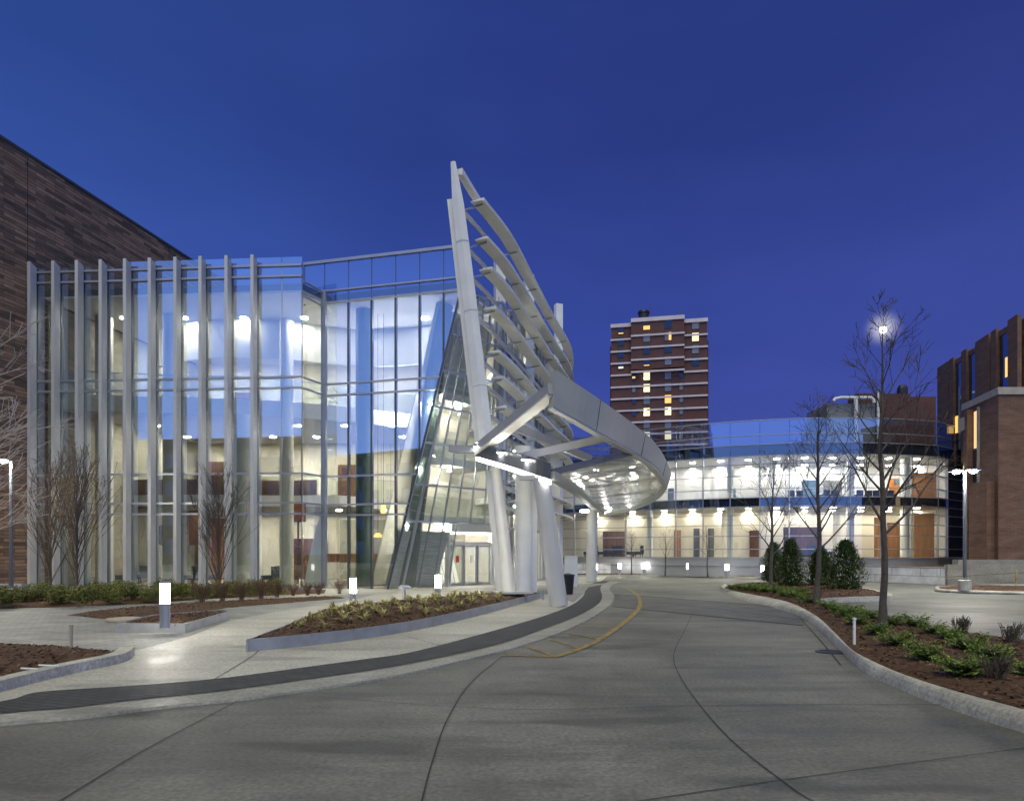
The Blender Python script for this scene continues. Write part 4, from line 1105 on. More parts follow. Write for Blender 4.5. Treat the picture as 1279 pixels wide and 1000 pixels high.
# ================================================================== RIGHT BRICK BUILDING
rb = thing('brick_building', 'brown brick building with upper pilasters and slit windows at the right edge', 'building', (31, 42, 0))
Cn = XY(1247, 40.0); Fr = XY(1203, 44.6)
mb = MB().prism([Cn, Cn+Vector((16, 0, 0)), Cn+Vector((16, 14, 0)), Fr+Vector((6.5, 6, 0)), Fr], 0, 11.0); mb.build('wall', M['brickR'], rb)
mb = MB().prism([Cn+Vector((-.1, -.12, 0)), Cn+Vector((16, -.12, 0)), Cn+Vector((16, 14, 0)), Fr+Vector((6.5, 6, 0)), Fr+Vector((-.12, 0, 0))], 11.0, 11.42); mb.build('cornice', M['stone'], rb)
dW = (Fr-Cn).normalized(); nW = Vector((dW.y, -dW.x, 0)); nW = -nW if nW.x > 0 else nW
LW = (Fr-Cn).length
def tW(px):
    a = (px-CX)/F; return (a*Cn.y-Cn.x)/(dW.x-a*dW.y)
def wallbit(px0, px1, z0, z1, m, name, out=.06):
    t0, t1 = sorted((tW(px0), tW(px1))); return MB().obox(Cn+dW*t0+U*z0, dW*(t1-t0), nW*out, U*(z1-z0)).build(name, M[m], rb)
wallbit(1222.5, 1216, 1.2, 8.2, 'glassD', 'window', .05); wallbit(1222.5, 1217.5, 8.3, 10.6, 'slit', 'window', .05); wallbit(1216, 1212, 1.2, 10.8, 'brickR', 'pier', .35)
wallbit(1224, 1222.6, 1.2, 10.8, 'stone', 'reveal', .12)
MB().box(XY(1209, 43.9)+Vector((-.18, 0, 10.0)), (.5, .6, .8)).build('rooftop_fixture', M['stone'], rb)
# lit slit lower
wallbit(1206.5, 1204, 4.6, 7.4, 'slit', 'window', .05)
MB().box((Cn.x-.15, Cn.y+1.2, 3), (.5, 1.6, 6)).build('pier', M['brickR'], rb)
# upper storey
Ua, Ub = XY(1268, 41.2), XY(1172, 52.6); dU = (Ub-Ua).normalized(); nU = Vector((dU.y, -dU.x, 0)); nU = -nU if nU.x > 0 else nU
def tU(px):
    a = (px-CX)/F; return (a*Ua.y-Ua.x)/(dU.x-a*dU.y)
mb = MB().prism([Ua, Ub, Ub+Vector((12, 0, 0)), Ua+Vector((14, 0, 0))], 8.0, 15.35); mb.build('upper_wall', M['glassD'], rb)
mb = MB().prism([Ua+nU*.06, Ub+nU*.06, Ub+Vector((12, .0, 0)), Ua+Vector((14, -.1, 0))], 15.35, 15.7); mb.build('upper_coping', M['brickR'], rb)
for a, b, o_ in ((1187.5, 1173.5, .16), (1194, 1188.5, .18), (1210.5, 1204, .18), (1239, 1222, .2), (1248.5, 1242, .2), (1276, 1263.5, .22)):
    t0, t1 = sorted((tU(a), tU(b))); MB().obox(Ua+dU*t0+U*8.0, dU*(t1-t0), nU*o_, U*7.9).build('pilaster', M['brickR'], rb)
MB().box((Ua.x+7, Ua.y-.3, 13.6), (13.5, .4, 4.3)).build('upper_front', M['brickR'], rb)
for px, z in ((1260, 12.6), (1196.5, 10.4)):
    t0 = tU(px); MB().obox(Ua+dU*t0+U*z+nU*.02, dU*.35, nU*.03, U*1.2).build('lit_window', M['winwarm'], rb)

# concrete wall, ramp, handrail
cw = thing('concrete_wall', 'cast concrete ramp wall with thin dark handrail below the right brick building', 'wall', (26, 36, 0))
W0, W1 = XY(1183, 36.5), XY(1330, 35.6)
dC = (W1-W0); MB().obox(W0+Vector((.03, 0, 0)), dC, Vector((0, .3, 0)), U*1.12).build('wall', M['conc_wall'], cw)
MB().obox(W0+dC*.13+Vector((0, .32, 0)), dC*.87, Vector((0, .5, 0)), U*1.38).build('upper_wall', M['conc_wall'], cw)
MB().obox(XY(1243, 34.6), XY(1330, 34.2)-XY(1243, 34.6), Vector((0, 1.2, 0)), U*.12).build('ramp', M['walk'], cw)
hr = [XY(1184, 36.3, .47), XY(1268, 35.2, .72), XY(1330, 34.9, .74)]
MB().tube(hr, .025, 6).build('handrail', M['mulldk'], cw)
for k, px in enumerate((1200, 1225, 1250)):
    q = hr[0].lerp(hr[1], (px-1184)/84); MB().tube([q, q+Vector((0, .32, -.05))], .015, 6).build('rail_bracket', M['mulldk'], cw)
q = XY(1269, 35.1); yp = MB().lathe((q.x, q.y, 0), [(.045, 0), (.045, .86), (.03, .9)], 12).build('yellow_post', M['yellow'], None, True)
tag(yp, 'short yellow post at the end of the dark handrail', 'post')

# rooftop plant on far wing
ru = thing('rooftop_unit', 'grey rooftop plant box with ladder frame above the curved building', 'rooftop unit', (29, 58, 8.8))
def bx(px0, px1, py0, Y, dep, zb):
    a, b = XY(px0, Y), XY(px1, Y); z1 = ZZ(py0, Y); return MB().obox(Vector((a.x, Y, zb)), (b.x-a.x, 0, 0), (0, dep, 0), (0, 0, z1-zb))
bx(1033, 1093, 504, 58, 4, 8.81).build('housing', surf('grey plant housing', (.22, .23, .24), .6, .1, .1, 2), ru)
mb = MB()
for k in range(7):
    a = XY(1016+k*2.6, 58); mb.tube([Vector((a.x, 58+.2*k, 8.82)), Vector((a.x, 58+.2*k, ZZ(521-k*2.6, 58)))], .03, 5)
for k in range(3):
    mb.tube([P(1016, 522-k*4, 58), P(1033, 504-k*4, 58.4)], .03, 5)
mb.build('ladder_frame', M['black'], ru)
ep = thing('exhaust_pipe', 'white bent exhaust pipe across the grey rooftop plant box', 'pipe', (28, 57.6, 8.8))
MB().tube([P(1041, 501, 57.6), P(1043, 498, 57.6), P(1050, 496.5, 57.6), P(1088, 496.5, 57.6), P(1091, 499, 57.6), P(1091.5, 503, 57.6)], .14, 10).build('pipe', M['white'], ep, True)
q = P(1069, 497, 57.5); MB().tube([Vector((q.x, 57.5, 8.82)), q], .17, 10).build('riser', M['white'], ep, True)
q = P(1097, 488, 57.5); pp_ = MB().tube([Vector((q.x, 57.5, 8.82)), q], .12, 8).build('vent_pipe', M['white'], None, True); tag(pp_, 'thin white vertical vent pipe beside the brick plant room', 'pipe')
pr = thing('plant_room', 'stepped dark red brick plant room on the roof behind the tall bare tree', 'rooftop building', (35, 62, 8.8))
bx(1098, 1137, 491.5, 62, 3.5, 8.81).build('wall', M['brickT'], pr); bx(1137.3, 1169, 495, 62.3, 3, 8.81).build('wall', M['brickT'], pr); bx(1072, 1091, 491, 63.2, 2, 8.81).build('wall', M['brickT'], pr)
MB().lathe(P(1127, 488, 63), [(.5, -1.2), (.45, .2), (.3, .5)], 10).build('chimney_cap', M['black'], pr)

# ================================================================== TOWER
TY = 170.0
tw = thing('apartment_tower', 'distant dark red brick apartment tower with pale floor bands and few lit windows', 'tower', (36, TY, 0))
xa, xb = XY(764, TY).x, XY(881, TY).x; zt = ZZ(401, TY)
xm0, xm1 = XY(789, TY).x, XY(853.5, TY).x
MB().box(((xa+xb)/2, TY+10, zt/2), (xb-xa, 20, zt)).build('wall', M['brickT'], tw)
zc0 = ZZ(461, TY)
zt2 = ZZ(397.5, TY)
MB().box(((xm0+xm1)/2, TY-.6, (zc0+zt2)/2), (xm1-xm0, 1.2, zt2-zc0)).build('bay', M['brickT'], tw)
MB().box(((xa+xb)/2, TY+11, zt*.46), (xb-xa+1.2, 14, zt*.93)).build('rear_wall', M['brickT'], tw)
fl = 15.0*TY/F
zs_ = [ZZ(402, TY)-i*fl for i in range(20)]
for i, z in enumerate(zs_):
    h = .75 if i == 0 else .42
    up_ = i <= 4
    MB().box(((xa+xm0)/2-.05, TY-.1, z-(.9 if i else .35)), (xm0-xa+.2, .5, h*1.2 if i == 0 else h)).build('floor_band', M['tband'], tw)
    MB().box(((xb+xm1)/2+.05, TY-.1, z-(.9 if i else .35)), (xb-xm1+.2, .5, h*1.2 if i == 0 else h)).build('floor_band', M['tband'], tw)
    yo = TY-1.3 if up_ else TY-.15
    MB().box(((xm0+xm1)/2, yo, z-(.9 if i else 0)+(.35 if up_ else 0)), (xm1-xm0+.1, .4, h*1.3 if i == 0 else h)).build('floor_band', M['tband'], tw)
lit = {(0, 776): 'low', (0, 808): 'warm', (1, 834): 'half', (1, 867): 'warm', (3, 776): 'lowc', (3, 808): 'dots', (4, 792): 'tiny', (4, 808): 'spot', (5, 808): 'spot', (6, 834): 'warm', (7, 808): 'spot2', (7, 834): 'spot2', (9, 808): 'warm', (9, 834): 'warm'}
curt = surf('curtained window', (.16, .17, .20), .4, 0, .2, .5)
for i in range(13):
    cols = ((776, 7.6), (808, 8.4), (834, 8.4), (867, 8.4)) if i < 4 else ((792, 4.6), (808, 8.2), (834, 8.2), (850, 4.6))
    for px, wpx in cols:
        w_ = wpx*TY/F; h_ = (10.6 if wpx > 5 else 9.0)*TY/F
        cy = 409.0+15.0*i; 
        inb = 789 < px < 853 and i < 4
        yo = TY-1.2 if inb else TY
        q = XY(px, TY); z = ZZ(cy, TY)+(.25 if inb else 0)
        k = lit.get((i, px))
        fm = MB().box((q.x, yo-.03, z), (w_+.15, .10, h_+.15)).build('window', M['black'], tw)
        mt_ = M['glassT'] if rng.random() < .55 else curt
        if k in ('warm',) : mt_ = M['winwarm'] if rng.random() < .5 else M['wincream']
        if k in ('spot', 'spot2'): mt_ = M['wincream']
        MB().box((q.x, yo-.09, z+(0 if k != 'warm' or i else -.25*h_)), (w_-.1, .04, h_-.1 if k != 'warm' or i else h_*.45)).build('pane', mt_, fm)
        if k in ('low', 'lowc', 'dots', 'tiny', 'half'):
            dz = {'low': -.42, 'lowc': -.25, 'dots': -.42, 'tiny': -.1, 'half': 0}[k]*h_; hh = {'low': .12, 'lowc': .2, 'dots': .1, 'tiny': .25, 'half': .9}[k]*h_
            ww = w_*(.35 if k == 'half' else .8)
            MB().box((q.x+(w_*.28 if k == 'half' else 0), yo-.13, z+dz), (ww, .03, hh)).build('lit_blind', M['winwarm'] if k != 'lowc' else M['wincream'], fm)
        if k in ('spot', 'spot2'):
            for s_ in ((-.25,) if k == 'spot' else (.25, -.25)):
                MB().lathe((q.x+(w_*(-.25 if px == 808 else .2)), yo-.25, z+s_*h_), [(.02, -.22), (.2, -.1), (.2, .1), (.02, .22)], 10).build('bulb', M['winspot'], fm)
q = XY(800, TY+4); MB().lathe((q.x, TY+4, 0), [(1.3, zt2-.5), (1.3, ZZ(391, TY+4)), (1.5, ZZ(391, TY+4)+.1), (1.4, ZZ(388, TY+4))], 14).build('roof_stack', M['black'], tw, True)
for px, py in ((807, 378), (822, 389), (841, 388), (845, 386), (866, 388)):
    q = XY(px, TY+5); MB().tube([Vector((q.x, TY+5, zt)), Vector((q.x, TY+5, ZZ(py, TY+5)))], .07, 5).build('antenna', M['mulldk'], tw)

tw.rotation_euler = (0, 0, R(-12))

# building across the street (seen only mirrored in the glass)
ac = thing('office_block', 'plain dark office block across the street mirrored in the pavilion glass', 'building', (-40, -38, 0))
MB().box((-48, -39, 9.0), (86, 16, 18)).build('wall', M['brickB'], ac)
mb = MB()
for i in range(26):
    for j in range(4): mb.box((-88+i*3.2, -30.95, 2.6+j*4.2), (1.7, .12, 2.2))
mb.build('window', M['glassD'], ac)
MB().box((-48, -30.9, 18.1), (86.4, .8, .4)).build('coping', M['mulldk'], ac)

# ================================================================== LAMPS
def bollard(loc, label, h, m, group=None, r=.085):
    t = thing('bollard_light', label, 'bollard light', loc, group)
    MB().lathe(loc, [(r, 0), (r, h*.52)], 20).build('post', M['mull'], t, True)
    l = MB(); l.lathe(Vector(loc)+U*(h*.52), [(r*.93, .0), (r*.93, h*.42)], 20); l.build('lamp', m, t, True)
    MB().lathe(Vector(loc)+U*(h*.94), [(r, 0), (r, h*.06)], 20).build('cap', M['mull'], t, True)
    return t
q = G(206, 783, za+.19); bollard(Vector((q.x, q.y, za+.18)), 'lit bollard light standing in the small triangular planter', .96, M['lamp'], r=.10)
q = G(441, 757, .2); bollard(Vector((q.x, q.y, .08)), 'lit bollard light left of the mushroom path light behind the daylily bed', .98, M['lamp'], r=.10)
q = G(547, 748, .2); bollard(Vector((q.x, q.y, .08)), 'lit bollard light in front of the leaning glass beside the doors', .98, M['lamp'], r=.10)
far_lb = ['lit bollard left of the first sapling at the retaining wall', 'lit bollard between the first and second saplings at the retaining wall', 'lit bollard between the second and third saplings at the retaining wall', 'lit bollard just right of the third sapling at the retaining wall', 'lit bollard at the retaining wall beside the evergreen shrubs']
for (px, py), lb_ in zip(((774, 717.5), (804, 717.8), (859, 718.6), (908, 720.5), (953, 723.2)), far_lb):
    q = G(px, py, .1); bollard(q, lb_, .92, M['lampfar'], 'bollard lights along the retaining wall', .13)
q = G(744.5, 720, .05); bollard(q, 'half hidden lit bollard behind the far canopy column', .95, M['lampfar'], 'bollard lights along the retaining wall', .10)
# mushroom light
q = G(505, 752.5, .2); q.z = .12; ml = thing('path_light', 'small mushroom shaped metal path light beside the daylily bed', 'path light', q)
MB().lathe(q, [(.045, 0), (.045, .5)], 14).build('post', M['mull'], ml, True); MB().lathe(q+U*.5, [(.03, 0), (.2, .03), (.2, .07), (.13, .12), (.02, .14)], 20).build('hood', M['mull'], ml, True)
# street lamps
def street(loc, top, label, arms, base_h=.45):
    t = thing('street_lamp', label, 'street lamp', loc)
    MB().lathe(loc, [(.25, 0), (.25, base_h), (.22, base_h+.02)], 20).build('base', M['kerb'], t, True)
    MB().lathe(Vector(loc)+U*(base_h+.02), [(.13, 0), (.13, .05), (.075, .08), (.06, top-base_h-.05)], 14).build('pole', M['dkgrey'], t, True)
    for a in arms:
        d_ = Vector((math.cos(a), math.sin(a), 0)); p = Vector(loc)+U*(top)
        h = MB().obox(p-U*.04+d_*.04-Vector((-d_.y, d_.x, 0))*.15, d_*.62, Vector((-d_.y, d_.x, 0))*.30, U*.10).build('lamp_head', M['dkgrey'], t)
        MB().lathe(p+d_*.38-U*.041, [(.14, 0), (.13, -.05), (.06, -.09), (.005, -.10)], 16).build('lens', M['pole_lamp'], h, True)
q = G(1205, 737, .13); street(Vector((q.x, q.y, .12)), 5.15, 'black twin headed street lamp on concrete base lit at the right', [R(185), R(-70)])
q = XY(14, 26.5); street(Vector((q.x, q.y, .06)), 5.25, 'lit street lamp rising behind the boxwood shrubs at far left', [R(-95)], .3)
# stakes
for px, py, h, z, m, lb_ in ((89, 812, .42, .1, 'stone', 'thin pale stake beside the lower left mulch bed'), (209, 783.5, .42, .2, 'paper', 'thin white stake in front of the triangular planter bollard'), (1067, 803, .42, .2, 'paper', 'white marker stake in the right island mulch')):
    q = G(px, py, z); s_ = MB().box((q.x, q.y, z+h/2-.02), (.035, .035, h)); s_.box((q.x, q.y, z+h), (.05, .05, .03)); tag(s_.build('stake', M[m]), lb_, 'stake')
q = G(155, 772, .1); dc = MB().lathe((q.x, q.y, .1), [(.42, -.05), (.42, .0), (.38, .015), (.02, .02)], 24).build('manhole_cover', M['stone']); tag(dc, 'round tan manhole cover in the pointed mulch strip', 'manhole cover')
for px, py, w_, lb_ in ((62, 832, .3, 'short white irrigation tube lying on the lower left mulch'), (38, 836, .25, 'tiny white scrap lying on the lower left mulch')):
    q = G(px, py, .19); tb_ = MB().tube([q-Vector((w_/2, 0, -.02)), q+Vector((w_/2, -.05, .02))], .012, 6).build('tube', M['paper']); tag(tb_, lb_, 'tube')
q = XY(-2, 27.6); MB_ = MB().obox(Vector((q.x-4.0, q.y, .05)), (4.5, .6, 0), (.0, .35, 0), U*.42); lw_ = MB_.build('low_wall', M['steel']); tag(lw_, 'low grey metal planter wall behind the shrubs at far left', 'wall')

# ================================================================== TREES
def grow(mb, p, d, L, r, depth, rr, up=.25, ang=(.5, .85), kids_=(4, 6), wig=.12, ratio=.55, rmin=.0045):
    n = 5 if depth > 1 else 4
    pts = [p.copy()]; rad = [r]; dd = d.normalized()
    for i in range(n):
        dd = (dd+Vector((rr.uniform(-wig, wig), rr.uniform(-wig, wig), rr.uniform(-wig, wig)+up*.3))).normalized()
        pts.append(pts[-1]+dd*L/n); rad.append(max(rmin, r*(1-(i+1)/n*.8)))
    mb.tube(pts, rad, 5 if depth >= 2 else 3, False)
    if depth == 0: return
    k = rr.randint(*kids_)
    for i in range(k):
        t = rr.uniform(.25, 1.0); j = min(n-1, int(t*n)); q = pts[j].lerp(pts[j+1], t*n-j if t < 1 else 1)
        ax = Vector((rr.uniform(-1, 1), rr.uniform(-1, 1), rr.uniform(-1, 1))).cross(dd).normalized()
        nd = Matrix.Rotation(rr.uniform(*ang), 3, ax) @ (pts[j+1]-pts[j]).normalized()
        grow(mb, q, nd, L*ratio*rr.uniform(.7, 1.15)*(1.15-.5*t), max(rmin, rad[j]*.6), depth-1, rr, up, ang, kids_, wig, ratio, rmin)
def bare_tree(loc, H, label, seed, r0=.09, first=.30, spread=.34, nprim=17, m='bark', group=None, depth=2, lean=0, tw='bark', name='bare_tree'):
    rr = random.Random(seed); t = thing(name, label, 'tree', loc, group)
    loc = Vector(loc); pts = []; rad = []
    x = y = 0
    for i in range(13):
        k = i/12; pts.append(loc+Vector((x+lean*k, y, H*.93*k))); x += rr.uniform(-.05, .05)*H/8; y += rr.uniform(-.05, .05)*H/8
        rad.append(max(.006, r0*(1-k)**.85*(1.0 if i else 1.35)+.004))
    MB().tube(pts, rad, 9).build('trunk', M[m], t, True)
    mb = MB()
    for i in range(nprim):
        k = first+(1-first)*(i/nprim)**.95
        j = min(11, int(k*12)); q = pts[j].lerp(pts[j+1], k*12-j)
        a = i*2.4+rr.uniform(-.4, .4); el = rr.uniform(.55, .85)+.35*k
        d_ = Vector((math.cos(a)*math.cos(el), math.sin(a)*math.cos(el), math.sin(el)))
        L = H*spread*(1.08-.75*(k-first)/(1-first))*rr.uniform(.8, 1.15)
        grow(mb, q, d_, L, max(.006, rad[j]*.5), depth, rr, .22)
    mb.build('crown', M[tw], t)
    return t
def isz(px, py): q = G(px, py, .22); return q
bare_tree(isz(1103, 784), 6.75, 'tallest bare tree on the right island nearest the camera', 11, .072, .30, .27, 22)
bare_tree(isz(1020, 753), 6.5, 'bare tree in the middle of the right island row', 23, .085, .27, .30, 20)
bare_tree(isz(962, 739), 5.5, 'smallest bare tree at the far tip of the right island', 37, .075, .27, .36, 18)
sap = ['bare sapling nearest the canopy in front of the retaining wall', 'middle bare sapling in front of the retaining wall', 'right bare sapling in front of the retaining wall']
for (px, py), lb_, sd in zip(((789, 717.5), (831, 718.5), (884, 720.3)), sap, (3, 5, 8)):
    bare_tree(G(px, py, .12), 3.4, lb_, sd, .05, .36, .36, 12, depth=1, tw='redtwig', name='bare_sapling')
# columnar trees
def columnar(loc, H, wdt, label, seed, leaves=0):
    rr = random.Random(seed); t = thing('columnar_tree', label, 'tree', loc); loc = Vector(loc)
    MB().tube([loc+U*(H*.85*k/8)+Vector((rr.uniform(-.02, .02), rr.uniform(-.02, .02), 0)) for k in range(9)], [max(.008, .065*(1-k/8.2)) for k in range(9)], 8).build('trunk', M['barkgrey'], t, True)
    mb = MB(); lf = MB()
    for i in range(52):
        k = .03+.75*rr.random()**1.2; a = rr.uniform(0, 6.28); el = rr.uniform(1.05, 1.32)
        d_ = Vector((math.cos(a)*math.cos(el), math.sin(a)*math.cos(el), math.sin(el)))
        L = H*(.50-.38*k)*rr.uniform(.75, 1.1)*wdt
        b = len(mb.v)
        grow(mb, loc+U*(H*k*.85), d_, L, .020, 2 if i % 3 == 0 else 1, rr, .16, (.25, .55), (3, 4), .09, .5, .008)
        if leaves:
            for _ in range(leaves):
                v = mb.v[rr.randrange(b, len(mb.v))]
                if (v.z-loc.z) > H*.7: continue
                s_ = rr.uniform(.025, .05); u = Vector((rr.uniform(-1, 1), rr.uniform(-1, 1), rr.uniform(-1, 1))).normalized()*s_; q = u.orthogonal().normalized()*s_*.6
                lf.quad(v-u, v+q, v+u, v-q)
    mb.build('crown', M['barkgrey'], t)
    if leaves: lf.build('dry_leaves', M['dryleaf'], t)
columnar(XY(96, 27.6, .08), 6.7, 1.15, 'columnar bare tree with clinging tan leaves left of the fins', 4, 26)
columnar(XY(63, 29.6, .08), 7.3, .9, 'slender bare columnar tree against the brick corner', 9)
columnar(XY(273, 28.6, .08), 6.4, .95, 'dark bare columnar tree in front of the middle fins', 15)
# pale tree just out of frame, its branches reach in
t = thing('pale_tree', 'pale bare tree whose long branches reach in from the left edge', 'tree', XY(-95, 17.5, .05))
rr = random.Random(44); b0 = XY(-95, 17.5, .05)
MB().tube([b0+Vector((.03*k, .02*k, .62*k)) for k in range(11)], [max(.02, .12*(1-k/11)) for k in range(11)], 9).build('trunk', M['barkpale'], t, True)
mb = MB()
for i in range(24):
    k = .26+.72*i/24; a = rr.uniform(-.5, .5) if i % 4 else rr.uniform(0, 6.28); el = rr.uniform(.1, .65)
    d_ = Vector((math.cos(a)*math.cos(el), math.sin(a)*math.cos(el), math.sin(el)))
    grow(mb, b0+Vector((.03*k*10, 0, .62*k*10)), d_, rr.uniform(1.9, 3.1), .022, 2, rr, .22, (.3, .7), (2, 4), .10, .5, .007)
mb.build('crown', M['barkpale'], t)
# trees across the street, mirrored in the lobby glass
for i, (x, y, lb_) in enumerate(((-19, -20, 'bare street tree mirrored near the left of the lobby glass'), (-12.5, -21, 'bare street tree mirrored near the right of the lobby glass'))):
    bare_tree(Vector((x, y, 0)), 17, lb_, 60+i, .25, .35, .34, 18)

# ================================================================== PLANTS
def leafball(seed, n, rx, rz, s0, s1):
    rr = random.Random(seed); mb = MB()
    lob = [(Vector((rr.uniform(-.6, .6)*rx, rr.uniform(-.6, .6)*rx, rz*rr.uniform(.7, 1.15))), rr.uniform(.45, .7)) for _ in range(9)]
    for _ in range(n):
        c, k = rr.choice(lob); a = rr.uniform(0, 6.28); u = rr.uniform(-1, 1); r = rr.uniform(.72, 1.05)
        q = math.sqrt(1-u*u); p = c+Vector((math.cos(a)*q*rx*k*r, math.sin(a)*q*rx*k*r, u*rz*k*r))
        if p.z < .02: continue
        s = rr.uniform(s0, s1); d = (p-c).normalized()+Vector((rr.uniform(-.8, .8), rr.uniform(-.8, .8), rr.uniform(-.3, .9))); d.normalize()
        e = d.orthogonal().normalized(); e = Matrix.Rotation(rr.uniform(0, 6.28), 3, d) @ e; f = d.cross(e)
        mb.quad(p-e*s, p+f*s*.5, p+e*s, p-f*s*.5)
    return mb
bxs = []
bg_ = 'boxwood shrubs along the glass wall'
bl_ = 'rounded green boxwood shrub in the hedge row along the fin fronted glass wall'
protos = []
for k in range(3):
    o = leafball(100+k, 2600, .50, .46, .022, .045).build('boxwood_shrub', M['box']); tag(o, bl_, 'shrub', bg_); protos.append(o)
spots = [(-26, 757), (10, 757), (35, 753), (52, 751), (78, 754), (98, 756), (120, 750), (140, 752.5), (165, 750), (190, 751), (214, 748), (232, 747.5), (252, 748.5), (275, 744.5), (292, 744), (318, 743.5), (342, 742.5), (66, 747), (150, 746), (205, 744)]
for i, (px, py) in enumerate(spots):
    o = protos[i] if i < 3 else protos[i % 3].copy()
    if i >= 3: COL.objects.link(o)
    q = G(px, py, .10); place(o, (q.x, q.y, .07), rng.uniform(0, 6), rng.uniform(.74, .98))
# twiggy reddish bushes
def twigbush(seed, h):
    rr = random.Random(seed); mb = MB()
    for _ in range(40):
        a = rr.uniform(0, 6.28); el = rr.uniform(.9, 1.45); d = Vector((math.cos(a)*math.cos(el), math.sin(a)*math.cos(el), math.sin(el)))
        grow(mb, Vector((rr.uniform(-.08, .08), rr.uniform(-.08, .08), 0)), d, h*rr.uniform(.7, 1.1), .006, 1, rr, .1, (.25, .5), (2, 4), .1, .5)
    return mb
tb0 = tag(twigbush(5, .72).build('twiggy_bush', M['redtwig']), 'leafless reddish twiggy bush in the mulch before the lobby glass', 'bush', 'twiggy bushes before the lobby glass')
for i, (px, py) in enumerate(((252, 751), (278, 750), (302, 748.5), (326, 747), (346, 745), (366, 743.5), (384, 743), (398, 742), (424, 741))):
    o = tb0 if i == 0 else tb0.copy()
    if i: COL.objects.link(o)
    q = G(px, py, .10); place(o, (q.x, q.y, .09), i*1.3, (1.0 if i < 5 else .8)*rng.uniform(.85, 1.1))
# daylily tufts
def tuft(seed):
    rr = random.Random(seed); mb = MB()
    for _ in range(26):
        a = rr.uniform(0, 6.28); el = rr.uniform(.5, 1.4); d = Vector((math.cos(a), math.sin(a), 0)); L = rr.uniform(.14, .30); w_ = rr.uniform(.008, .016)
        s_ = Vector((-d.y, d.x, 0))*w_; p = d*rr.uniform(0, .04)
        p1_ = p+d*L*.45*math.cos(el)+U*L*.6*math.sin(el); p2_ = p1_+d*L*.5+U*L*(.25*math.sin(el)-.12)
        mb.quad(p-s_, p+s_, p1_+s_, p1_-s_); mb.quad(p1_-s_, p1_+s_, p2_+s_*.2, p2_-s_*.2)
    return mb
tg = 'pale grassy tufts in the daylily bed'
tl = 'small pale yellow green grassy tuft sprouting in the long daylily bed'
tp_ = [tag(tuft(200+k).build('grass_tuft', M['tuft']), tl, 'grass tuft', tg) for k in range(4)]
n = 0
bp2 = [Vector((p.x, p.y, 0)) for p in bedpoly]
x0 = min(p.x for p in bp2); x1 = max(p.x for p in bp2); y0 = min(p.y for p in bp2); y1 = max(p.y for p in bp2)
row = 0; yy = y0+.3
while yy < y1:
    xx = x0+.2+(row % 2)*.3
    while xx < x1:
        p = Vector((xx+rng.uniform(-.14, .14), yy+rng.uniform(-.14, .14), 0))
        if inpoly(p, bp2) and edge_dist(p, bp2) > .22 and (p-Vector((b1.x, b1.y, 0))).length > .8 and rng.random() < .9:
            o = tp_[n] if n < 4 else tp_[n % 4].copy()
            if n >= 4: COL.objects.link(o)
            place(o, (p.x, p.y, lilybed(p.x, p.y)-.01), rng.uniform(0, 6), rng.uniform(.75, 1.35)); n += 1
        xx += .60
    yy += .62; row += 1
print('tufts', n)
# junipers
def juniper(seed):
    rr = random.Random(seed); mb = MB()
    for _ in range(120):
        a = rr.uniform(0, 6.28); L = rr.uniform(.26, .52); el = rr.uniform(.15, 1.3); d = Vector((math.cos(a), math.sin(a), 0)); s_ = Vector((-d.y, d.x, 0))
        p = Vector((rr.uniform(-.1, .1), rr.uniform(-.1, .1), rr.uniform(.02, .1)))
        for k in range(11):
            t = k/10; q = p+d*L*t*(.45+.55*math.cos(el))+U*(L*math.sin(el)*(t-.45*t*t)*1.35)
            w_ = .075*(1-t*.75)*rr.uniform(.6, 1.1)
            for sg in (-1, 1):
                tip = q+s_*sg*w_+d*w_*.9+U*rr.uniform(-.02, .03)
                mb.quad(q-d*.012, q+d*.018, tip+d*.006, tip-d*.008)
    return mb
jp = [tag(juniper(300+k).build('juniper_shrub', M['juniper']), 'x', 'shrub', 'low junipers on the right island') for k in range(3)]
jl_near = 'low feathery green juniper shrub at the near end of the right island mulch'
jl_far = 'low feathery green juniper shrub beside the trunks of the right island trees'
js = [(1118, 806, 1.15), (1155, 824, 1.0), (1202, 843, 1.1), (1236, 828, 1.15), (1094, 792, 1.0), (1288, 846, 1.0), (1208, 812, 1.05), (1186, 800, 1.05), (1165, 793, 1.0), (1143, 783, .95),
      (1112, 782, 1.0), (1088, 774, 1.1), (1070, 779, 1.0), (1058, 770, 1.1), (1046, 764, 1.1), (1034, 759, 1.0), (1066, 768, 1.0), (1080, 771, .9), (1012, 752, 1.1), (1004, 748, 1.1), (992, 745.5, 1.1), (980, 744, 1.1), (970, 741, 1.1), (955, 739.5, 1.1), (944, 738, 1.1), (934, 736.5, 1.1), (925, 735.5, 1.0), (947, 735.5, 1.1), (962, 736.5, 1), (1000, 742, 1), (915, 734, .9), (986, 741, 1)]
for i, (px, py, s_) in enumerate(js):
    o = jp[i] if i < 3 else jp[i % 3].copy()
    if i >= 3: COL.objects.link(o)
    q = G(px, py, .22); place(o, (q.x, q.y, isl(q.x, q.y)-.01), rng.uniform(0, 6), s_*rng.uniform(.85, 1.1)*(.64 if py > 770 else .66), jl_near if py > 778 else jl_far)
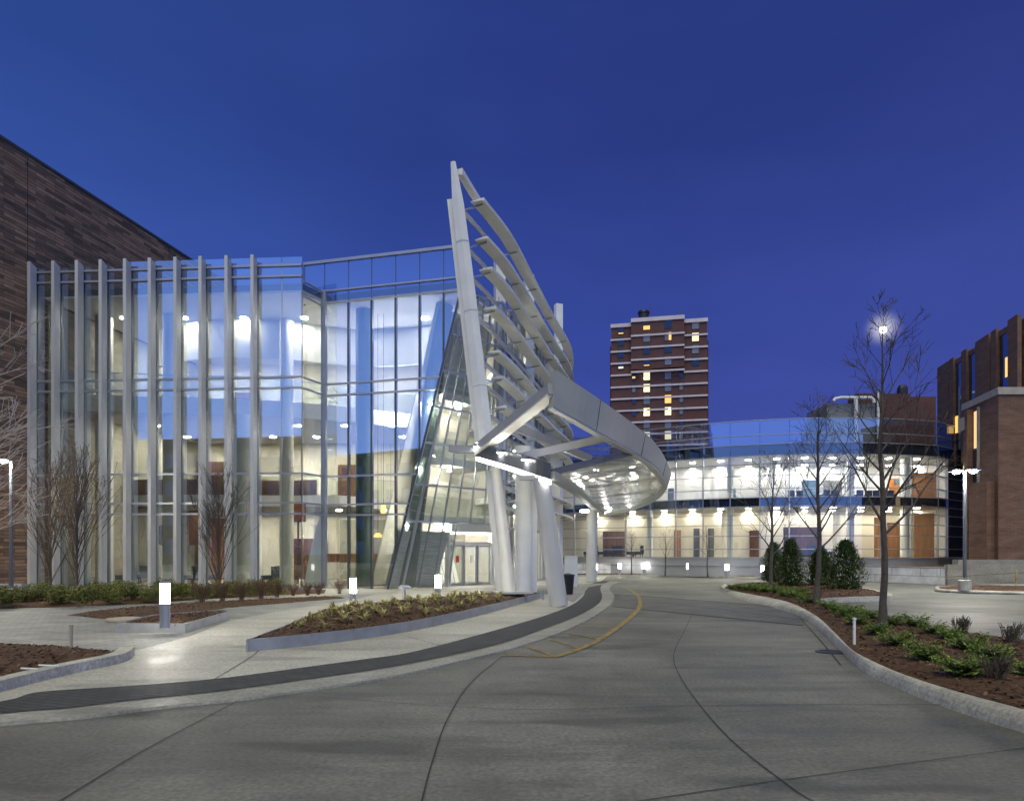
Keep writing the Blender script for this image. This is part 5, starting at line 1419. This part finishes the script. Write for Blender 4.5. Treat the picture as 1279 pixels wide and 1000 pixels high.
# dry sprigs
dl = ['sparse dry twig clump beside the nearest junipers', 'sparse dry twig clump at the back edge of the island', 'sparse dry twig clump near the right frame edge']
for i, (px, py) in enumerate(((1245, 850), (1202, 793), (1262, 805))):
    o = twigbush(70+i, .3).build('dry_sprig', M['barkgrey']); q = G(px, py, .22); place(o, (q.x, q.y, isl(q.x, q.y)-.01), 0, .9); tag(o, dl[i], 'sprig')
# arborvitae
def arbor(seed, H, wd):
    rr = random.Random(seed); mb = MB()
    for _ in range(5200):
        k = rr.random()**1.15; a = rr.uniform(0, 6.28)
        R0 = wd*(math.sin(math.pi*min(1, .20+.76*k))**.65)*(1.0-.30*k)*(1+.22*math.sin(a*3+k*9+seed)+.12*math.sin(a*7-k*17))
        r = R0*rr.uniform(.55, 1.08); p = Vector((math.cos(a)*r, math.sin(a)*r, H*k*rr.uniform(.97, 1.04)+.03))
        d = Vector((math.cos(a)*.55, math.sin(a)*.55, rr.uniform(.5, 1.1))).normalized(); L = rr.uniform(.07, .16); w_ = rr.uniform(.015, .03)
        s_ = Vector((-math.sin(a)+rr.uniform(-.6, .6), math.cos(a)+rr.uniform(-.6, .6), 0)).normalized()*w_
        mb.quad(p-s_*.5, p+d*L*.5-s_, p+d*L, p+d*L*.5+s_)
    return mb
al = ['upright evergreen shrub left in the row behind the island', 'upright evergreen shrub in the middle of the row behind the island', 'broad upright evergreen shrub right in the row behind the island', 'upright evergreen shrub half hidden against the retaining wall']
for i, (px, py, top, wpx) in enumerate(((988, 734, 677, 28), (1025, 733, 688, 28), (1056, 738, 679, 38), (966, 728, 681, 24))):
    q = G(px, py, .15); H = (py-top)*q.y/F; wd = wpx*q.y/F*.62
    t = thing('evergreen_shrub', al[i], 'shrub', (q.x, q.y, .18)); mb = arbor(400+i, H, wd)
    for v in mb.v: v += Vector((q.x, q.y, .18))
    mb.build('foliage', M['arb'], t); MB().tube([Vector((q.x, q.y, .12)), Vector((q.x, q.y, .18+H*.8))], [.05, .01], 6).build('trunk', M['bark'], t)
